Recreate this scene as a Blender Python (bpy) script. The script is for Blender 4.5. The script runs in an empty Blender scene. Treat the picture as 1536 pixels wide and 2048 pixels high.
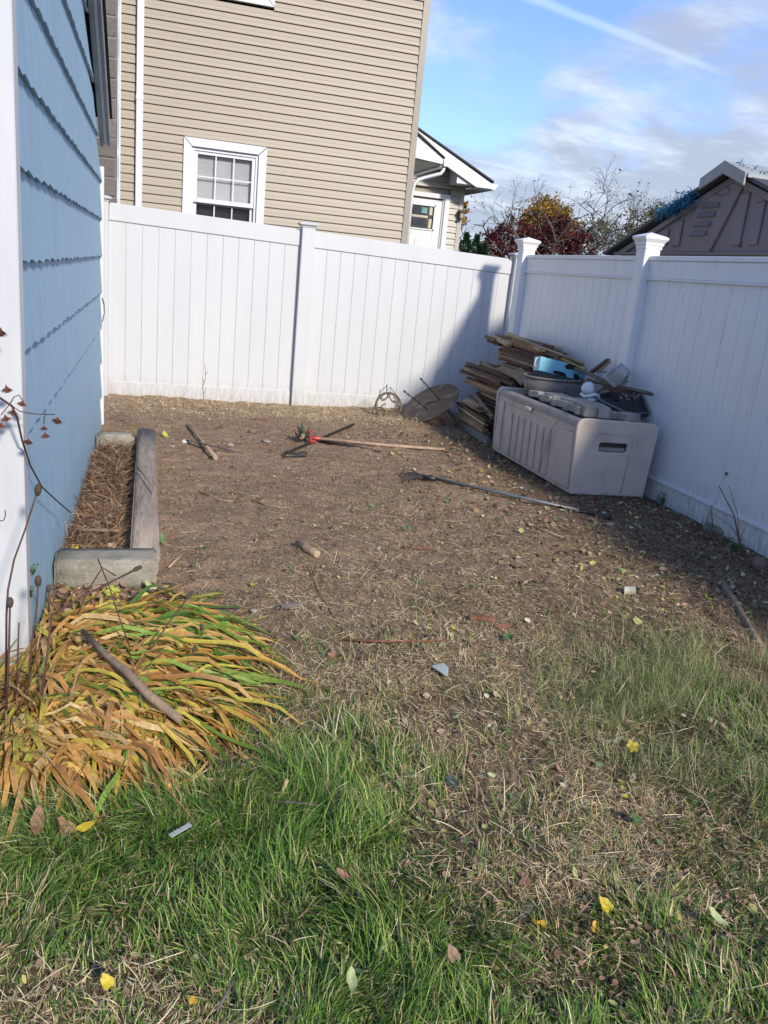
import bpy, math, random
import numpy as np
from mathutils import Vector, Matrix, Euler, noise as mnoise

S = bpy.context.scene
COL = S.collection
R = math.radians
random.seed(7)
rng = np.random.default_rng(11)

# ------------------------------------------------------------ camera
CR = Vector((0.9618873, -0.2566361, 0.0943962))
CU = Vector((-0.0162433, 0.2909741, 0.9565930))
CF = Vector((0.2729632, 0.9216680, -0.2757157))
CO = Vector((0, 0, 1.45))
FPX = 1650.0
cam = bpy.data.objects.new('camera', bpy.data.cameras.new('camera'))
COL.objects.link(cam)
m = Matrix.Identity(4)
for i in range(3):
    m[i][0] = CR[i]; m[i][1] = CU[i]; m[i][2] = -CF[i]; m[i][3] = CO[i]
cam.matrix_world = m
cam.data.sensor_fit = 'VERTICAL'
cam.data.sensor_height = 36
cam.data.lens = FPX / 2048 * 36
cam.data.clip_end = 1200
cam.data.clip_start = 0.05
S.camera = cam

# ------------------------------------------------------------ light
SUNV = Vector((0.32, -1.0, 0.60)).normalized()      # towards the sun
sun = bpy.data.objects.new('sun', bpy.data.lights.new('sun', 'SUN'))
COL.objects.link(sun)
sun.data.energy = 2.75
sun.data.color = (1.0, 0.91, 0.78)
sun.data.angle = R(5.5)
sun.rotation_euler = SUNV.to_track_quat('Z', 'Y').to_euler()

W = bpy.data.worlds.new('World'); S.world = W; W.use_nodes = True
nt = W.node_tree; N = nt.nodes; L = nt.links
N.clear()
def nn(t, **k):
    o = N.new(t)
    for a, v in k.items(): setattr(o, a, v)
    return o
wo = nn('ShaderNodeOutputWorld'); bg = nn('ShaderNodeBackground')
bg.inputs['Strength'].default_value = 0.15
sky = nn('ShaderNodeTexSky', sky_type='NISHITA')
sky.sun_disc = False
sky.sun_elevation = math.asin(SUNV.z)
sky.sun_rotation = math.atan2(SUNV.x, SUNV.y)
sky.air_density = 1.0; sky.dust_density = 0.6; sky.ozone_density = 2.2
tc = nn('ShaderNodeTexCoord'); sep = nn('ShaderNodeSeparateXYZ')
L.new(tc.outputs['Generated'], sep.inputs[0])
def mth(op, a, b=None, clamp=False):
    o = nn('ShaderNodeMath', operation=op); o.use_clamp = clamp
    for i, v in enumerate((a, b)):
        if v is None: continue
        if isinstance(v, (int, float)): o.inputs[i].default_value = v
        else: L.new(v, o.inputs[i])
    return o.outputs[0]
zz = mth('ADD', mth('MAXIMUM', sep.outputs[2], 0.0), 0.22)
cx_ = mth('DIVIDE', sep.outputs[0], zz); cy_ = mth('DIVIDE', sep.outputs[1], zz)
cmb = nn('ShaderNodeCombineXYZ'); L.new(cx_, cmb.inputs[0]); L.new(cy_, cmb.inputs[1])
def wnoise(scale, detail, rough, off=(0, 0, 0), sc=(1, 1, 1), dist=0.0):
    mp = nn('ShaderNodeMapping'); mp.inputs['Location'].default_value = off; mp.inputs['Scale'].default_value = sc
    L.new(cmb.outputs[0], mp.inputs[0])
    o = nn('ShaderNodeTexNoise'); o.inputs['Scale'].default_value = scale
    o.inputs['Detail'].default_value = detail; o.inputs['Roughness'].default_value = rough
    o.inputs['Distortion'].default_value = dist
    L.new(mp.outputs[0], o.inputs['Vector'])
    return o.outputs['Fac']
def ramp(v, p0, p1, c0=(0, 0, 0, 1), c1=(1, 1, 1, 1)):
    o = nn('ShaderNodeValToRGB'); L.new(v, o.inputs[0])
    o.color_ramp.interpolation = 'EASE'
    o.color_ramp.elements[0].position = p0; o.color_ramp.elements[1].position = p1
    o.color_ramp.elements[0].color = c0; o.color_ramp.elements[1].color = c1
    return o.outputs[0]
def wmix(f, a, b):
    o = nn('ShaderNodeMix', data_type='RGBA')
    for s_, v in ((o.inputs[0], f), (o.inputs[6], a), (o.inputs[7], b)):
        if isinstance(v, (int, float)): s_.default_value = v
        elif isinstance(v, tuple): s_.default_value = v
        else: L.new(v, s_)
    return o.outputs[2]
gain = nn('ShaderNodeVectorMath', operation='MULTIPLY'); L.new(sky.outputs[0], gain.inputs[0])
gain.inputs[1].default_value = (0.59, 0.655, 0.90)
base = gain.outputs[0]
# thin high cloud, then the heavier broken layer that thickens to the horizon
thin = ramp(wnoise(1.1, 8, 0.55, (3.1, 1.7, 0), (1.0, 2.2, 1), 0.4), 0.42, 0.75)
base = wmix(mth('MULTIPLY', thin, 0.22), base, (2.2, 3.1, 4.3, 1))
big = wnoise(1.25, 9, 0.56, (1.2, 0.35, 0), (1, 1, 1), 0.25)
low = mth('MAXIMUM', mth('SUBTRACT', 0.37, sep.outputs[2]), -0.12)                      # more cloud low down
cov = ramp(mth('ADD', big, mth('MULTIPLY', low, 1.3)), 0.60, 0.76)
ccol = wmix(ramp(wnoise(2.2, 8, 0.6, (7.3, 2.2, 0), (1, 1.5, 1), 0.3), 0.43, 0.68), (1.9, 2.15, 2.65, 1), (3.3, 3.6, 4.0, 1))
base = wmix(mth('MULTIPLY', cov, 0.92), base, ccol)
# contrail: a band about the great circle through two sky directions
def skydir(px, py): return (CR * ((px - 768) / FPX) - CU * ((py - 1024) / FPX) + CF).normalized()
d0, d1 = skydir(1030, -18), skydir(1480, 160)
nrm = d0.cross(d1).normalized(); mid = (d0 + d1).normalized()
def wdot(v):
    o = nn('ShaderNodeVectorMath', operation='DOT_PRODUCT'); L.new(tc.outputs['Generated'], o.inputs[0]); o.inputs[1].default_value = v
    return o.outputs['Value']
along = wdot(tuple((d1 - d0).normalized()))
a0 = d0.dot((d1 - d0).normalized()); a1 = d1.dot((d1 - d0).normalized())
width = mth('ADD', 0.004, mth('MULTIPLY', mth('SUBTRACT', a1, along), 0.016))
dist = mth('ABSOLUTE', mth('ADD', wdot(tuple(nrm)), mth('MULTIPLY', mth('SUBTRACT', wnoise(5, 4, .6), 0.5), 0.008)))
band = mth('SUBTRACT', 1.0, mth('DIVIDE', dist, mth('MAXIMUM', width, 0.002)), True)
band = mth('MULTIPLY', ramp(band, 0.0, 0.9), ramp(mth('SUBTRACT', a1, along), -0.002, 0.05))
fin = mth('MULTIPLY', band, ramp(wdot(tuple(mid)), 0.80, 0.93))
base = wmix(mth('MULTIPLY', fin, 0.5), base, (2.6, 3.4, 4.4, 1))
L.new(base, bg.inputs['Color']); L.new(bg.outputs[0], wo.inputs['Surface'])

S.view_settings.view_transform = 'Standard'
S.view_settings.look = 'None'
S.view_settings.gamma = 1
S.view_settings.use_curve_mapping = False
S.view_settings.exposure = 0.84
S.render.engine = 'CYCLES'
S.cycles.max_bounces = 6
S.cycles.use_denoising = True

# ------------------------------------------------------------ helpers
def ray(px, py): return CR * ((px - 768) / FPX) - CU * ((py - 1024) / FPX) + CF
def atz(px, py, z=0.0):
    d = ray(px, py); return CO + d * ((z - CO.z) / d.z)
def aty(px, py, y):
    d = ray(px, py); return CO + d * (y / d.y)
def atx(px, py, x):
    d = ray(px, py); return CO + d * (x / d.x)

def tag(o, label=None, cat=None, group=None, kind=None):
    if label: o['label'] = label
    if cat: o['category'] = cat
    if group: o['group'] = group
    if kind: o['kind'] = kind
    return o

def thing(name, label, cat, loc=(0, 0, 0), group=None):
    o = bpy.data.objects.new(name, None); COL.objects.link(o)
    o.empty_display_size = 0.1
    o.location = loc
    return tag(o, label, cat, group)

def attach(o, parent):
    if parent is None: return
    o.parent = parent
    if parent.type == 'EMPTY':
        o.location = Vector(o.location) - Vector(parent.location)
    else:
        top = parent
        o.location = Vector(o.location) - pworld(parent)

def pworld(p):
    v = Vector((0, 0, 0))
    while p is not None:
        v += Vector(p.location); p = p.parent
    return v

class MB:
    def __init__(s): s.v = []; s.f = []; s.mi = []; s.sm = []
    def add(s, vs, fs, mi=0, sm=False):
        b = len(s.v); s.v += [tuple(q) for q in vs]
        for f in fs: s.f.append(tuple(i + b for i in f)); s.mi.append(mi); s.sm.append(sm)
        return s
    def obox(s, c, ex, ey, ez, mi=0):
        c = Vector(c); ex = Vector(ex); ey = Vector(ey); ez = Vector(ez)
        vs = [c + ex * a + ey * b + ez * d for d in (-1, 1) for b in (-1, 1) for a in (-1, 1)]
        return s.add(vs, [(0, 2, 3, 1), (4, 5, 7, 6), (0, 1, 5, 4), (2, 6, 7, 3), (0, 4, 6, 2), (1, 3, 7, 5)], mi)
    def box(s, x0, x1, y0, y1, z0, z1, mi=0):
        return s.obox(((x0 + x1) / 2, (y0 + y1) / 2, (z0 + z1) / 2), ((x1 - x0) / 2, 0, 0), (0, (y1 - y0) / 2, 0), (0, 0, (z1 - z0) / 2), mi)
    def beam(s, p, q, w, h, up=(0, 0, 1), mi=0):
        p = Vector(p); q = Vector(q); d = (q - p); l = d.length; d.normalize()
        side = d.cross(Vector(up)).normalized(); u = side.cross(d).normalized()
        return s.obox((p + q) / 2, d * l / 2, side * w / 2, u * h / 2, mi)
    def tube(s, pts, r, n=8, mi=0, caps=True, flat=1.0):
        pts = [Vector(p) for p in pts]
        if not isinstance(r, (list, tuple)): r = [r] * len(pts)
        t0 = (pts[1] - pts[0]).normalized()
        ref = Vector((0, 0, 1)) if abs(t0.z) < 0.9 else Vector((1, 0, 0))
        side = t0.cross(ref).normalized(); vs = []
        for i, p in enumerate(pts):
            t = (pts[min(i + 1, len(pts) - 1)] - pts[max(i - 1, 0)]).normalized()
            side = (side - t * side.dot(t)).normalized(); up = t.cross(side)
            for k in range(n):
                a = 2 * math.pi * k / n
                vs.append(p + side * math.cos(a) * r[i] + up * math.sin(a) * r[i] * flat)
        fs = []
        for i in range(len(pts) - 1):
            for k in range(n):
                k2 = (k + 1) % n
                fs.append((i * n + k, i * n + k2, (i + 1) * n + k2, (i + 1) * n + k))
        s.add(vs, fs, mi, True)
        if caps:
            b = len(s.v) - len(vs)
            s.f.append(tuple(b + k for k in range(n))[::-1]); s.mi.append(mi); s.sm.append(False)
            s.f.append(tuple(b + (len(pts) - 1) * n + k for k in range(n))); s.mi.append(mi); s.sm.append(False)
        return s
    def lathe(s, prof, c, n=24, mi=0, M=None, sq=False, sm=True, caps=True):
        c = Vector(c); vs = []
        for r, z in prof:
            for k in range(n):
                a = 2 * math.pi * (k + (0.5 if sq else 0)) / n
                v = Vector((r * math.cos(a), r * math.sin(a), z))
                if M is not None: v = M @ v
                vs.append(c + v)
        fs = []
        for i in range(len(prof) - 1):
            for k in range(n):
                k2 = (k + 1) % n
                fs.append((i * n + k, i * n + k2, (i + 1) * n + k2, (i + 1) * n + k))
        s.add(vs, fs, mi, sm)
        if caps:
            b = len(s.v) - len(vs)
            s.f.append(tuple(b + k for k in range(n))[::-1]); s.mi.append(mi); s.sm.append(False)
            s.f.append(tuple(b + (len(prof) - 1) * n + k for k in range(n))); s.mi.append(mi); s.sm.append(False)
        return s
    def prism(s, poly, off, mi=0):
        poly = [Vector(p) for p in poly]; off = Vector(off); n = len(poly)
        vs = poly + [p + off for p in poly]
        fs = [tuple(range(n))[::-1], tuple(range(n, 2 * n))] + [(i, (i + 1) % n, n + (i + 1) % n, n + i) for i in range(n)]
        return s.add(vs, fs, mi)
    def mesh(s, name, mats):
        me = bpy.data.meshes.new(name)
        me.from_pydata(s.v, [], s.f)
        if not isinstance(mats, (list, tuple)): mats = [mats]
        for q in mats: me.materials.append(q)
        if len(mats) > 1: me.polygons.foreach_set('material_index', s.mi)
        me.polygons.foreach_set('use_smooth', s.sm)
        me.update(); return me
    def build(s, name, mats, parent=None, bevel=0, seg=1, recalc=True):
        # the mesh is moved so that its origin lies in its own middle
        V = np.array(s.v); c = (V.min(0) + V.max(0)) / 2
        s.v = [tuple(q) for q in (V - c)]
        me = s.mesh(name, mats)
        if recalc:
            import bmesh
            bm = bmesh.new(); bm.from_mesh(me); bmesh.ops.recalc_face_normals(bm, faces=bm.faces); bm.to_mesh(me); bm.free()
        return put(name, me, tuple(c), parent, bevel=bevel, seg=seg)

def put(name, me, loc, parent=None, rot=None, scale=None, bevel=0, seg=1):
    o = bpy.data.objects.new(name, me); COL.objects.link(o)
    o.location = loc
    if rot is not None: o.rotation_euler = rot
    if scale is not None: o.scale = scale
    attach(o, parent)
    if bevel:
        b = o.modifiers.new('bevel', 'BEVEL'); b.width = bevel; b.segments = seg; b.limit_method = 'ANGLE'
    return o

def tri_mesh(name, V, F, mat, C=None, smooth=False, parent=None):
    me = bpy.data.meshes.new(name)
    V = np.asarray(V, np.float32); F = np.asarray(F, np.int32); k = F.shape[1]
    me.vertices.add(len(V)); me.vertices.foreach_set('co', V.ravel())
    me.loops.add(F.size); me.loops.foreach_set('vertex_index', F.ravel())
    me.polygons.add(len(F)); me.polygons.foreach_set('loop_start', np.arange(0, F.size, k, dtype=np.int32))
    me.polygons.foreach_set('loop_total', np.full(len(F), k, np.int32))
    if smooth: me.polygons.foreach_set('use_smooth', np.ones(len(F), bool))
    me.update(calc_edges=True)
    if C is not None:
        at = me.color_attributes.new('Col', 'FLOAT_COLOR', 'POINT')
        C4 = np.ones((len(V), 4), np.float32); C4[:, :3] = C
        at.data.foreach_set('color', C4.ravel())
    me.materials.append(mat)
    o = bpy.data.objects.new(name, me); COL.objects.link(o)
    attach(o, parent)
    return o

# ------------------------------------------------------------ materials
def mat(name, col, col2=None, rough=0.6, nscale=3.0, contrast=(0.35, 0.65), bump=0.0, bscale=60.0, stretch=(1, 1, 1),
        dirt=None, dscale=2.0, dramp=(0.55, 0.75), dmax=0.8, vary=0.0, attr=False, spec=0.5, metal=0.0, coords='world',
        transl=0.0, fine=0.0, fscale=200.0, splash=None, smax=0.6, sh=0.22):
    M_ = bpy.data.materials.new(name); M_.use_nodes = True
    t = M_.node_tree; n = t.nodes; l = t.links
    p = n['Principled BSDF']
    p.inputs['Roughness'].default_value = rough; p.inputs['Metallic'].default_value = metal
    p.inputs['Specular IOR Level'].default_value = spec
    if coords == 'world':
        g = n.new('ShaderNodeNewGeometry').outputs['Position']
    else:
        g = n.new('ShaderNodeTexCoord').outputs['Object']
    mp = n.new('ShaderNodeMapping'); mp.inputs['Scale'].default_value = stretch; l.new(g, mp.inputs[0]); vec = mp.outputs[0]
    if coords != 'world' or vary:
        oi = n.new('ShaderNodeObjectInfo')
        if coords != 'world':
            ad = n.new('ShaderNodeVectorMath'); ad.operation = 'ADD'; l.new(vec, ad.inputs[0])
            ms = n.new('ShaderNodeMath'); ms.operation = 'MULTIPLY'; ms.inputs[1].default_value = 37.0; l.new(oi.outputs['Random'], ms.inputs[0])
            l.new(ms.outputs[0], ad.inputs[1]); vec = ad.outputs[0]
    def nz(sc, det=5, r=0.6, v=None):
        o = n.new('ShaderNodeTexNoise'); o.inputs['Scale'].default_value = sc; o.inputs['Detail'].default_value = det
        o.inputs['Roughness'].default_value = r; l.new(vec if v is None else v, o.inputs['Vector']); return o.outputs['Fac']
    def rp(v, a, b):
        o = n.new('ShaderNodeMapRange'); o.inputs[1].default_value = a; o.inputs[2].default_value = b; o.clamp = True
        l.new(v, o.inputs[0]); return o.outputs[0]
    def mx(f, a, b, blend='MIX'):
        o = n.new('ShaderNodeMix'); o.data_type = 'RGBA'; o.blend_type = blend
        for s_, v in ((o.inputs[0], f), (o.inputs[6], a), (o.inputs[7], b)):
            if isinstance(v, (int, float)): s_.default_value = v
            elif isinstance(v, tuple): s_.default_value = v if len(v) == 4 else (*v, 1)
            else: l.new(v, s_)
        return o.outputs[2]
    if attr:
        an = n.new('ShaderNodeAttribute'); an.attribute_name = 'Col'; c = an.outputs['Color']
        if fine: c = mx(rp(nz(fscale, 3), 0.3, 0.7), c, mx(1.0, c, tuple([1 - fine] * 3), 'MULTIPLY'))
    else:
        c = mx(rp(nz(nscale), *contrast), tuple(col), tuple(col2 or [q * 0.85 for q in col]))
        if fine: c = mx(rp(nz(fscale, 3), 0.35, 0.7), c, mx(1.0, c, tuple([1 - fine] * 3), 'MULTIPLY'))
    if dirt: 
        dm = n.new('ShaderNodeMath'); dm.operation = 'MULTIPLY'; dm.inputs[1].default_value = dmax
        l.new(rp(nz(dscale, 7, 0.65), *dramp), dm.inputs[0])
        c = mx(dm.outputs[0], c, tuple(dirt))
    if splash:
        sx_ = n.new('ShaderNodeSeparateXYZ'); l.new(n.new('ShaderNodeNewGeometry').outputs['Position'], sx_.inputs[0])
        m1 = n.new('ShaderNodeMapRange'); m1.inputs[1].default_value = 0.0; m1.inputs[2].default_value = sh; m1.inputs[3].default_value = 1; m1.inputs[4].default_value = 0; l.new(sx_.outputs[2], m1.inputs[0])
        m2 = n.new('ShaderNodeMath'); m2.operation = 'MULTIPLY'; l.new(m1.outputs[0], m2.inputs[0]); l.new(rp(nz(11, 8, .7), .38, .62), m2.inputs[1])
        m3 = n.new('ShaderNodeMath'); m3.operation = 'MULTIPLY'; l.new(m2.outputs[0], m3.inputs[0]); m3.inputs[1].default_value = smax
        c = mx(m3.outputs[0], c, tuple(splash))
    if vary:
        mr = n.new('ShaderNodeMapRange'); mr.inputs[3].default_value = 1 - vary; mr.inputs[4].default_value = 1 + vary; l.new(oi.outputs['Random'], mr.inputs[0])
        cc = n.new('ShaderNodeCombineColor')
        for i in range(3): l.new(mr.outputs[0], cc.inputs[i])
        c = mx(1.0, c, cc.outputs[0], 'MULTIPLY')
    l.new(c, p.inputs['Base Color'])
    if transl:
        tr = n.new('ShaderNodeBsdfTranslucent'); l.new(c, tr.inputs[0]); ms = n.new('ShaderNodeMixShader'); ms.inputs[0].default_value = transl
        l.new(p.outputs[0], ms.inputs[1]); l.new(tr.outputs[0], ms.inputs[2]); l.new(ms.outputs[0], n['Material Output'].inputs[0])
    if bump:
        b = n.new('ShaderNodeBump'); b.inputs['Strength'].default_value = bump; b.inputs['Distance'].default_value = 0.01
        l.new(nz(bscale, 6, 0.65), b.inputs['Height']); l.new(b.outputs[0], p.inputs['Normal'])
    return M_

VINYL = mat('white_vinyl', (0.55, 0.565, 0.565), (0.52, 0.535, 0.54), rough=0.38, nscale=1.3, bump=0.06, bscale=14, stretch=(3, 3, 0.5), dirt=(0.42, 0.42, 0.38), dscale=5, dramp=(0.58, 0.8), dmax=0.30, splash=(.30, .24, .17))  # sunlit fence's copy of the vinyl, colour lowered against the bright sun
VINYLS = mat('shade_lifted_white_vinyl', (0.80, 0.80, 0.79), (0.76, 0.76, 0.75), rough=0.42, nscale=1.0, bump=0.06, bscale=14, stretch=(3, 3, 0.6), dirt=(0.42, 0.40, 0.34), dscale=6, dramp=(0.56, 0.78), dmax=0.4, splash=(.30, .24, .17), sh=.30)  # right fence's copy of the vinyl, colour raised to brighten its shaded side
BEIGE = mat('beige_vinyl_siding', (0.305, 0.262, 0.195), (0.288, 0.248, 0.185), rough=0.5, nscale=1.5, bump=0.08, bscale=30, stretch=(0.3, 1, 4), vary=0.02)
BEIGE2 = mat('grey_beige_siding', (0.39, 0.37, 0.315), (0.37, 0.35, 0.30), rough=0.5, nscale=1.5, vary=0.02)
BTRIM = mat('beige_trim', (0.285, 0.252, 0.20), (0.27, 0.24, 0.19), rough=0.45, nscale=2)
WHITE = mat('white_paint', (0.62, 0.63, 0.64), (0.58, 0.595, 0.60), rough=0.4, nscale=2, dirt=(0.5, 0.5, 0.47), dscale=7, dramp=(0.6, 0.9), dmax=0.3)
WHITE2 = mat('white_wall_board', (0.54, 0.56, 0.57), (0.49, 0.51, 0.52), rough=0.45, nscale=2.5, dirt=(0.42, 0.40, 0.36), dscale=4, dramp=(0.58, 0.8), dmax=0.45, stretch=(2, 2, 0.6), splash=(.22, .2, .15), sh=.4, smax=.6)
ALU = mat('pale_gutter_metal', (0.62, 0.65, 0.67), (0.55, 0.58, 0.6), rough=0.35, metal=0.2, nscale=6)
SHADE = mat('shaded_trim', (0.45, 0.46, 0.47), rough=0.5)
BLUE = mat('blue_painted_shingle', (0.27, 0.43, 0.545), (0.31, 0.47, 0.58), rough=0.6, nscale=2.2, stretch=(1, 5, 0.7), bump=0.25, bscale=45,
           dirt=(0.19, 0.28, 0.36), dscale=3.0, dramp=(0.55, 0.85), dmax=0.4, vary=0.015, splash=(.16, .19, .17), sh=.35, smax=.5)
BLUEB = mat('blue_wall_backing', (0.06, 0.10, 0.14), rough=0.8)
GTRIM = mat('grey_rake_metal', (0.30, 0.32, 0.34), (0.22, 0.235, 0.25), rough=0.4, metal=0.3, nscale=5)
DARK = mat('black_shingle', (0.02, 0.021, 0.024), (0.035, 0.035, 0.04), rough=0.85, nscale=30, bump=0.4, bscale=120)
BLOCK = mat('grey_concrete_block', (0.17, 0.15, 0.13), (0.24, 0.215, 0.19), rough=0.95, nscale=40, bump=0.9, bscale=110, fine=0.5, fscale=160, vary=0.12)
MORTAR = mat('mortar', (0.27, 0.245, 0.21), (0.20, 0.18, 0.15), rough=0.95, nscale=25, bump=0.5, bscale=90)
GLASS = mat('window_glass', (0.05, 0.06, 0.065), rough=0.05, spec=0.9)
pg_ = GLASS.node_tree.nodes['Principled BSDF']; pg_.inputs['Alpha'].default_value = 0.13
DARKROOM = mat('dark_room', (0.018, 0.02, 0.022), rough=0.9)
BLIND = mat('blind_slat', (0.85, 0.86, 0.86), rough=0.5)
SHED = mat('grey_resin', (0.185, 0.162, 0.168), (0.205, 0.18, 0.185), rough=0.55, nscale=3, bump=0.15, bscale=60, dirt=(0.10, 0.09, 0.088), dscale=3, dramp=(0.5, 0.8), dmax=0.5)
SHEDR = mat('shed_roof_resin', (0.045, 0.05, 0.055), (0.07, 0.075, 0.08), rough=0.6, nscale=5)
RIDGE = mat('pale_ridge_cap', (0.36, 0.37, 0.36), (0.30, 0.305, 0.30), rough=0.6, nscale=6)
TARP = mat('blue_tarp', (0.02, 0.16, 0.27), (0.03, 0.24, 0.36), rough=0.5, nscale=12, transl=0.2)
DECKBOX = mat('taupe_resin', (0.56, 0.48, 0.41), (0.51, 0.44, 0.375), rough=0.55, nscale=2.5, bump=0.15, bscale=90, dirt=(0.20, 0.175, 0.145), dscale=5, dramp=(0.52, 0.8), dmax=0.55)
DECKLID = mat('taupe_grey_lid', (0.34, 0.295, 0.255), (0.28, 0.245, 0.215), rough=0.65, nscale=5, bump=0.2, bscale=80, dirt=(0.10, 0.085, 0.07), dscale=7, dramp=(0.5, 0.75), dmax=0.6)
RECESS = mat('dark_recess', (0.07, 0.062, 0.055), rough=0.7)
GREYPL = mat('grey_plastic', (0.20, 0.175, 0.16), (0.16, 0.145, 0.13), rough=0.6, nscale=8, dirt=(0.075, 0.065, 0.05), dscale=12, dramp=(0.5, 0.75), dmax=0.6)
CONC = mat('grey_edging_concrete', (0.40, 0.37, 0.32), (0.30, 0.275, 0.24), rough=0.9, nscale=10, bump=0.5, bscale=90, dirt=(0.07, 0.06, 0.045), dscale=9, dramp=(0.5, 0.75), dmax=0.6)
BLACKPL = mat('black_plastic', (0.022, 0.023, 0.026), (0.04, 0.04, 0.042), rough=0.5, nscale=9)
WSPECK = mat('white_speck', (0.7, 0.7, 0.7), rough=0.6)
TIN = mat('light_blue_enamel', (0.20, 0.50, 0.62), (0.23, 0.54, 0.65), rough=0.35, nscale=5)
COWSPOT = mat('black_enamel_spot', (0.012, 0.014, 0.018), rough=0.35)
SWAN = mat('white_ceramic', (0.72, 0.74, 0.76), (0.60, 0.61, 0.60), rough=0.35, nscale=18)
POT = mat('weathered_white_pot', (0.48, 0.48, 0.45), (0.22, 0.215, 0.19), rough=0.8, nscale=9, contrast=(0.4, 0.7), bump=0.4, bscale=60)
WOODS = [mat('weathered_wood_grey', (0.27, 0.21, 0.15), (0.13, 0.095, 0.066), rough=0.85, nscale=9, stretch=(0.5, 5, 5), bump=0.5, bscale=30, coords='obj', vary=0.4),
         mat('weathered_wood_tan', (0.47, 0.34, 0.20), (0.28, 0.19, 0.11), rough=0.85, nscale=9, stretch=(0.5, 5, 5), bump=0.5, bscale=30, coords='obj', vary=0.3),
         mat('dark_rotten_wood', (0.09, 0.057, 0.04), (0.17, 0.11, 0.075), rough=0.9, nscale=9, stretch=(0.5, 5, 5), bump=0.6, bscale=30, coords='obj', vary=0.4),
         mat('reddish_wood', (0.145, 0.075, 0.052), (0.085, 0.045, 0.033), rough=0.9, nscale=9, stretch=(0.5, 5, 5), bump=0.5, bscale=30, coords='obj', vary=0.3)]
GREYBOARD = mat('grey_painted_board', (0.16, 0.18, 0.18), (0.12, 0.13, 0.13), rough=0.7, nscale=6, stretch=(1, 1, 1), coords='obj')
TIMBER = mat('old_grey_timber', (0.38, 0.32, 0.26), (0.27, 0.225, 0.18), rough=0.9, nscale=7, stretch=(6, 0.5, 6), bump=0.6, bscale=25, dirt=(0.10, 0.072, 0.05), dscale=9, dramp=(0.5, 0.7), dmax=0.7, fine=0.3, fscale=150)
CURBC = mat('old_mossy_concrete', (0.37, 0.35, 0.285), (0.25, 0.235, 0.185), rough=0.95, nscale=9, bump=0.7, bscale=70, dirt=(0.13, 0.12, 0.085), dscale=6, dramp=(0.52, 0.72), dmax=0.75, fine=0.35, fscale=130)
RUSTM = mat('rusted_dark_iron', (0.05, 0.038, 0.031), (0.08, 0.062, 0.05), rough=0.75, nscale=7, bump=0.25, bscale=60, dirt=(0.42, 0.38, 0.32), dscale=8, dramp=(0.54, 0.66), dmax=0.40, spec=0.4)
IRONT = mat('tan_rusty_iron', (0.13, 0.10, 0.065), (0.08, 0.06, 0.04), rough=0.7, nscale=20)
BLKIRON = mat('black_iron', (0.017, 0.018, 0.020), (0.03, 0.028, 0.027), rough=0.5, nscale=20)
REDPL = mat('red_plastic', (0.42, 0.045, 0.03), (0.34, 0.04, 0.03), rough=0.4, nscale=10)
HANDLE = mat('tan_wood_handle', (0.42, 0.30, 0.21), (0.30, 0.20, 0.14), rough=0.7, nscale=14, bump=0.2, bscale=50)
GHANDLE = mat('grey_metal_handle', (0.17, 0.185, 0.195), (0.12, 0.13, 0.135), rough=0.4, metal=0.3, nscale=10)
BARK = mat('brown_bark', (0.32, 0.23, 0.155), (0.20, 0.14, 0.095), rough=0.9, nscale=25, bump=0.7, bscale=70)
CUTW = mat('cut_wood', (0.42, 0.33, 0.20), (0.30, 0.22, 0.13), rough=0.8, nscale=50)
STALK = mat('dark_red_stalk', (0.060, 0.026, 0.018), (0.095, 0.045, 0.03), rough=0.7, nscale=30)
PODM = mat('dark_seed_pod', (0.045, 0.032, 0.024), (0.075, 0.052, 0.036), rough=0.8, nscale=40)
FLOWM = mat('dry_brown_flower', (0.20, 0.072, 0.042), (0.10, 0.034, 0.022), rough=0.8, nscale=40, transl=0.15)
LEAFY = mat('yellow_leaf', (0.66, 0.52, 0.03), (0.55, 0.44, 0.05), rough=0.55, nscale=25, transl=0.25)
LEAFO = mat('orange_yellow_leaf', (0.68, 0.42, 0.035), (0.60, 0.34, 0.04), rough=0.55, nscale=25, transl=0.25)
LEAFG = mat('yellow_green_leaf', (0.42, 0.46, 0.05), (0.33, 0.38, 0.045), rough=0.55, nscale=25, transl=0.25)
LEAFGR = mat('green_leaf', (0.075, 0.15, 0.045), (0.10, 0.19, 0.06), rough=0.55, nscale=25, transl=0.2)
LEAFT = mat('tan_leaf', (0.33, 0.18, 0.10), (0.24, 0.12, 0.07), rough=0.7, nscale=25, transl=0.15)
LEAFP = mat('pale_green_leaf', (0.46, 0.50, 0.25), (0.40, 0.45, 0.20), rough=0.6, nscale=25, transl=0.2)
LEAFPK = mat('pinkish_leaf', (0.38, 0.26, 0.17), (0.26, 0.165, 0.10), rough=0.7, nscale=25, transl=0.15)
REDBARK = mat('red_brown_bark', (0.20, 0.085, 0.05), (0.13, 0.055, 0.033), rough=0.9, nscale=18, bump=0.6, bscale=60)
SLATE = mat('pale_grey_slate', (0.36, 0.40, 0.37), (0.28, 0.31, 0.29), rough=0.7, nscale=30)
CUPM = mat('dirty_white_plastic', (0.62, 0.60, 0.46), (0.50, 0.47, 0.34), rough=0.5, nscale=25)
CREAM = mat('cream_glass', (0.50, 0.46, 0.33), rough=0.3)
TEAL = mat('teal_glass', (0.05, 0.22, 0.22), (0.25, 0.35, 0.35), rough=0.2, nscale=12)
GLASSD = mat('dark_leaded_glass', (0.022, 0.027, 0.034), (0.04, 0.05, 0.06), rough=0.12, nscale=8)
LANT = mat('lantern_bronze', (0.03, 0.026, 0.022), rough=0.5)
LANTG = mat('lantern_glass', (0.30, 0.28, 0.2), rough=0.3)
GRASSM = mat('grass_blades', (0, 0, 0), attr=True, rough=0.55, transl=0.25, spec=0.35)
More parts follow.
